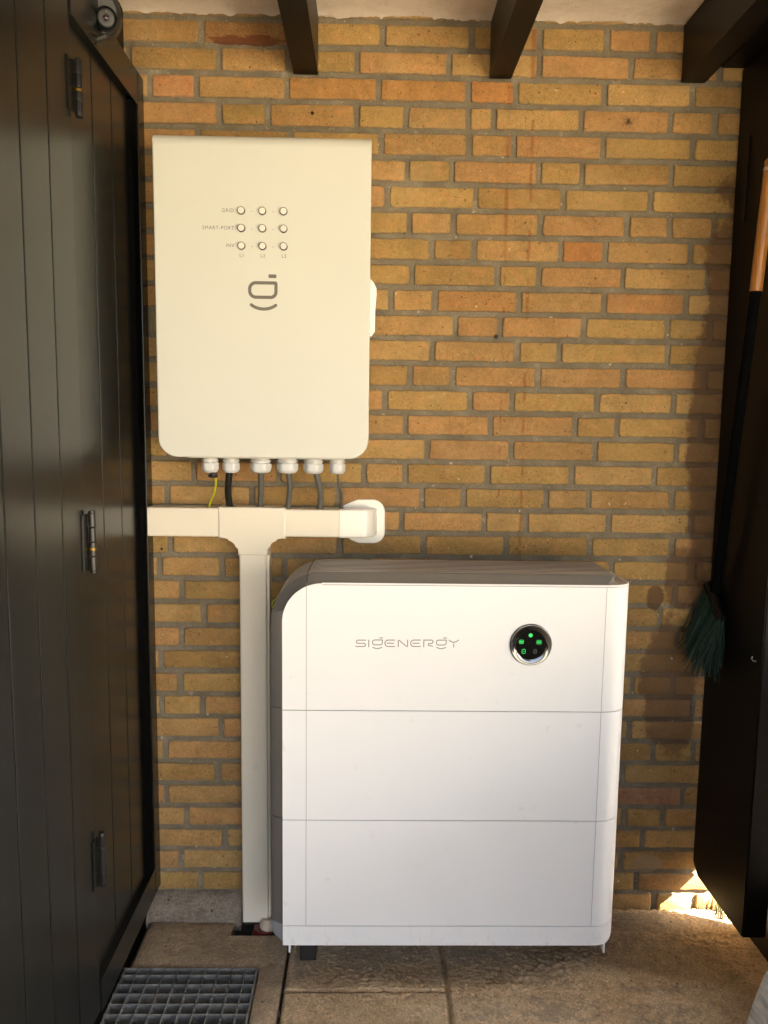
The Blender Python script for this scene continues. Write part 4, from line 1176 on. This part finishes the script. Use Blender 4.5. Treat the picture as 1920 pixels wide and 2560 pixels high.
# cable ends glimpsed in the slot left of the cabinet
root = empty("cable_tail"); tag(root, "black plug and thin cable tails hanging in the slot between trunking and cabinet", "cable tail")
b = MB(); b.tube(spline([(-0.232, -0.10, 0.90), (-0.238, -0.11, 0.868), (-0.236, -0.10, 0.80), (-0.232, -0.09, 0.70)], 6), 0.0050, 10); b.build("black_tail", M_cable_b, root, smooth=60)
b = MB(); b.tube(spline([(-0.225, -0.10, 0.905), (-0.2375, -0.12, 0.892), (-0.2370, -0.12, 0.880), (-0.226, -0.10, 0.876)], 6), 0.0018, 8); b.build("yellow_tail", M_earth, root, smooth=60)
set_base(root, (-0.232, -0.1, 0.7))

# ---------------------------------------------------------------- floor grating
def build_grate():
    root = empty("floor_grating"); tag(root, "galvanised steel grating let into the floor beside the black door", "floor grating")
    x0, x1, y0, y1 = -0.615, -0.2625, -0.800, -0.2285
    b = MB()
    b.box(x0, x1, y1-0.004, y1, -0.034, 0.000, 0.0006, 1); b.box(x1-0.004, x1, y0, y1-0.0045, -0.034, 0.0, 0.0006, 1)
    b.box(x0, x1, y0-0.0045, y0-0.0005, -0.034, 0.0, 0.0006, 1)
    b.build("rim", M_galv, root)
    b = MB()
    y = y1-0.0245
    while y > y0: b.box(x0, x1-0.0045, y-0.0014, y+0.0014, -0.030, -0.0006, 0.0005, 1); y -= 0.0312
    b.build("cross_bars", M_galv, root)
    b = MB(); x = x1-0.0290
    while x > x0:
        b.box(x-0.0012, x+0.0012, y0, y1-0.0045, -0.020, 0.0004, 0.0004, 1); x -= 0.0328
    b.build("long_bars", M_galv, root)
    set_base(root, (-0.44, -0.5, -0.034))
    b = MB(); b.box(-0.63, -0.258, -0.83, -0.226, -0.069, -0.048); tag(b.build("grate_pit", mat_concrete("pit_grey", lin((0.24, 0.24, 0.24)), lin((0.34, 0.34, 0.33)), lin((0.45, 0.45, 0.43)))), kind='structure')
build_grate()

# ---------------------------------------------------------------- broom hanging on the panel
def build_broom():
    root = empty("broom"); tag(root, "broom with wooden handle and dark green bristles hanging head down on the black panel", "broom")
    top = Vector((0.866, -0.246, 1.915)); bot = Vector((0.858, -0.232, 1.640)); end = Vector((0.872, -0.100, 0.925))
    wood = NT("varnished_wood")
    g_ = wood.noise(7, 5, 0.6, stretch=(30, 30, 1.2))
    c_ = wood.ramp(g_, [(0.3, lin((0.50, 0.32, 0.14))), (0.6, lin((0.68, 0.46, 0.22))), (0.8, lin((0.74, 0.54, 0.29)))])
    mw = wood.done(c_, 0.3)
    b = MB(); b.tube([top+Vector((0, 0, 0.006)), top, top.lerp(bot, 0.5), bot], lambda t: 0.0135 if t > 0.1 else 0.008, 20); b.build("handle", mw, root, smooth=50)
    b = MB(); b.tube([bot+(end-bot)*0.001, bot.lerp(end, 0.5), end], 0.0110, 16); b.build("lower_handle", M_gap, root, smooth=50)
    b = MB()
    for k in range(2):
        b.tube([top+Vector((0.0145*math.cos(a), 0.0145*math.sin(a), -0.016-0.004*k)) for a in [R(i*20) for i in range(19)]], 0.0011, 6)
    b.tube([top+Vector((-0.002, -0.0145, -0.016)), top+Vector((0.004, -0.004, 0.06)), top+Vector((0.010, 0.0, 0.14))], 0.0010, 6)
    b.build("hanging_cord", mat_simple("white_cord", lin((0.80, 0.74, 0.66)), 0.7), root)
    # bristles: fan of coarse strands from the head, leaning to the left
    rnd = random.Random(5)
    b = MB()
    base_a = Vector((0.884, -0.030, 0.925)); base_b = Vector((0.880, -0.125, 0.860))
    for k in range(620):
        u = rnd.random(); p = base_a.lerp(base_b, u) + Vector((rnd.uniform(-0.010, 0.008), rnd.uniform(-0.01, 0.01), rnd.uniform(-0.02, 0.01)))
        L = rnd.uniform(0.10, 0.155)
        lean = -0.75*rnd.random()**1.2
        d = Vector((lean*0.75, 0.15*rnd.uniform(-1, 1)-0.03, -1)).normalized()
        e_ = p + d*L; mid = p+d*L*0.5 + Vector((rnd.gauss(0, 0.003), rnd.gauss(0, 0.003), 0))
        for v_ in (mid, e_, p):
            v_.x = min(v_.x, 0.8965); v_.y = min(v_.y, -0.003)
        b.tube([p, mid, e_], 0.0009, 4)
    b.build("bristles", mat_simple("green_bristle", lin((0.03, 0.19, 0.105)), 0.6, 0, 0.5, 90), root)
    b = MB(); b.tube([base_a+Vector((0, 0, 0.004)), base_b], 0.013, 12); b.build("broom_head", M_panel, root, smooth=50)
    set_base(root, tuple(end))
build_broom()

# clear plastic sheeting on a roll, near the camera at the bottom right
def plastic_roll():
    a = NT("clear_film")
    X, Y, Z = a.xyz()
    c = a.ramp(a.noise(14, 4, stretch=(2, 2, 9)), [(0.3, (0.35, 0.34, 0.32)), (0.7, (0.75, 0.73, 0.68))])
    mt = a.done(c, 0.12, a.bump(a.noise(16, 4, stretch=(1, 1, 5)), 0.6, 0.01), Transmission_Weight=0.35)
    b = MB(); rings = []
    for k in range(40):
        y = -0.855-0.40*k/39
        ring = []
        for q_ in range(160):
            an = 2*math.pi*q_/160
            r = 0.337+0.004*noise.noise(Vector((math.cos(an)*3, math.sin(an)*3, y*9))) + 0.0022*math.sin(y*95+6*noise.noise(Vector((math.cos(an)*2, math.sin(an)*2, y*4))))
            if k == 0: r -= 0.012
            ring.append((0.948+r*math.cos(an), y, 0.338+r*math.sin(an)))
        rings.append(ring)
    b.loft(rings)
    tag(b.build("wrapped_roll", mt, smooth=60), "shiny plastic-wrapped roll at the bottom right corner", "wrapped roll")
plastic_roll()

def outside_things():
    root = empty("shade_crate"); tag(root, "added dark crate out of view, shading the lower right of the cabinet", "crate")  # unseen crate added to shade the cabinet's lower right
    b = MB(); x0, x1, y0, y1, h = 0.86, 1.34, -0.84, -0.50, 0.72
    b.loft([[(x0+0.03, y0+0.03, 0.003), (x1-0.03, y0+0.03, 0.003), (x1-0.03, y1-0.03, 0.003), (x0+0.03, y1-0.03, 0.003)], [(x0, y0, h), (x1, y0, h), (x1, y1, h), (x0, y1, h)]])
    mt = mat_simple("shade_crate_plastic", (0.06, 0.05, 0.045), 0.5)
    b.build("body", mt, root)
    b = MB(); b.box(x0-0.015, x1+0.015, y0-0.015, y1+0.015, h+0.002, h+0.045, 0.012, 3); b.build("lid", mt, root, smooth=40)
    set_base(root, (1.07, -1.3, 0.003))
    rnd = random.Random(8)
    b = MB()
    for k in range(46):
        p = Vector((rnd.uniform(0.962, 1.000), rnd.uniform(-0.052, -0.008), -0.015)); L = rnd.uniform(0.03, 0.085); a = rnd.uniform(0, 6.28); l = rnd.uniform(0.1, 0.6)
        d = Vector((math.cos(a)*l*0.5, math.sin(a)*l*0.25, 1)); e_ = p+d*L; e_.y = min(e_.y, -0.004); e_.x = max(e_.x, 0.960)
        wv = Vector((rnd.uniform(-1, 1), rnd.uniform(-1, 1), 0)).normalized()*0.0016
        m_ = p.lerp(e_, 0.5)+Vector((0.002, 0, 0))
        b.loft([[p-wv, p+wv, p+wv*0.5+Vector((0.0006, 0, 0))], [m_-wv, m_+wv, m_+wv*0.5+Vector((0.0006, 0, 0))], [e_-wv*0.2, e_+wv*0.2, e_+Vector((0.0004, 0.0001, 0))]])
    tag(b.build("weeds", mat_simple("dry_green", (0.10, 0.12, 0.04), 0.6)), "small weeds growing at the foot of the wall behind the black panel", "weeds", kind='stuff')
outside_things()

b = MB(); b.box(1.505, 4.6, -7.0, -1.30, 2.46, 2.56)  # unseen roof added to keep direct sun out of the porch
tag(b.build("sun_block_roof", M_beam), "added flat roof out of view on the right, blocking direct sun", "sun blocker")
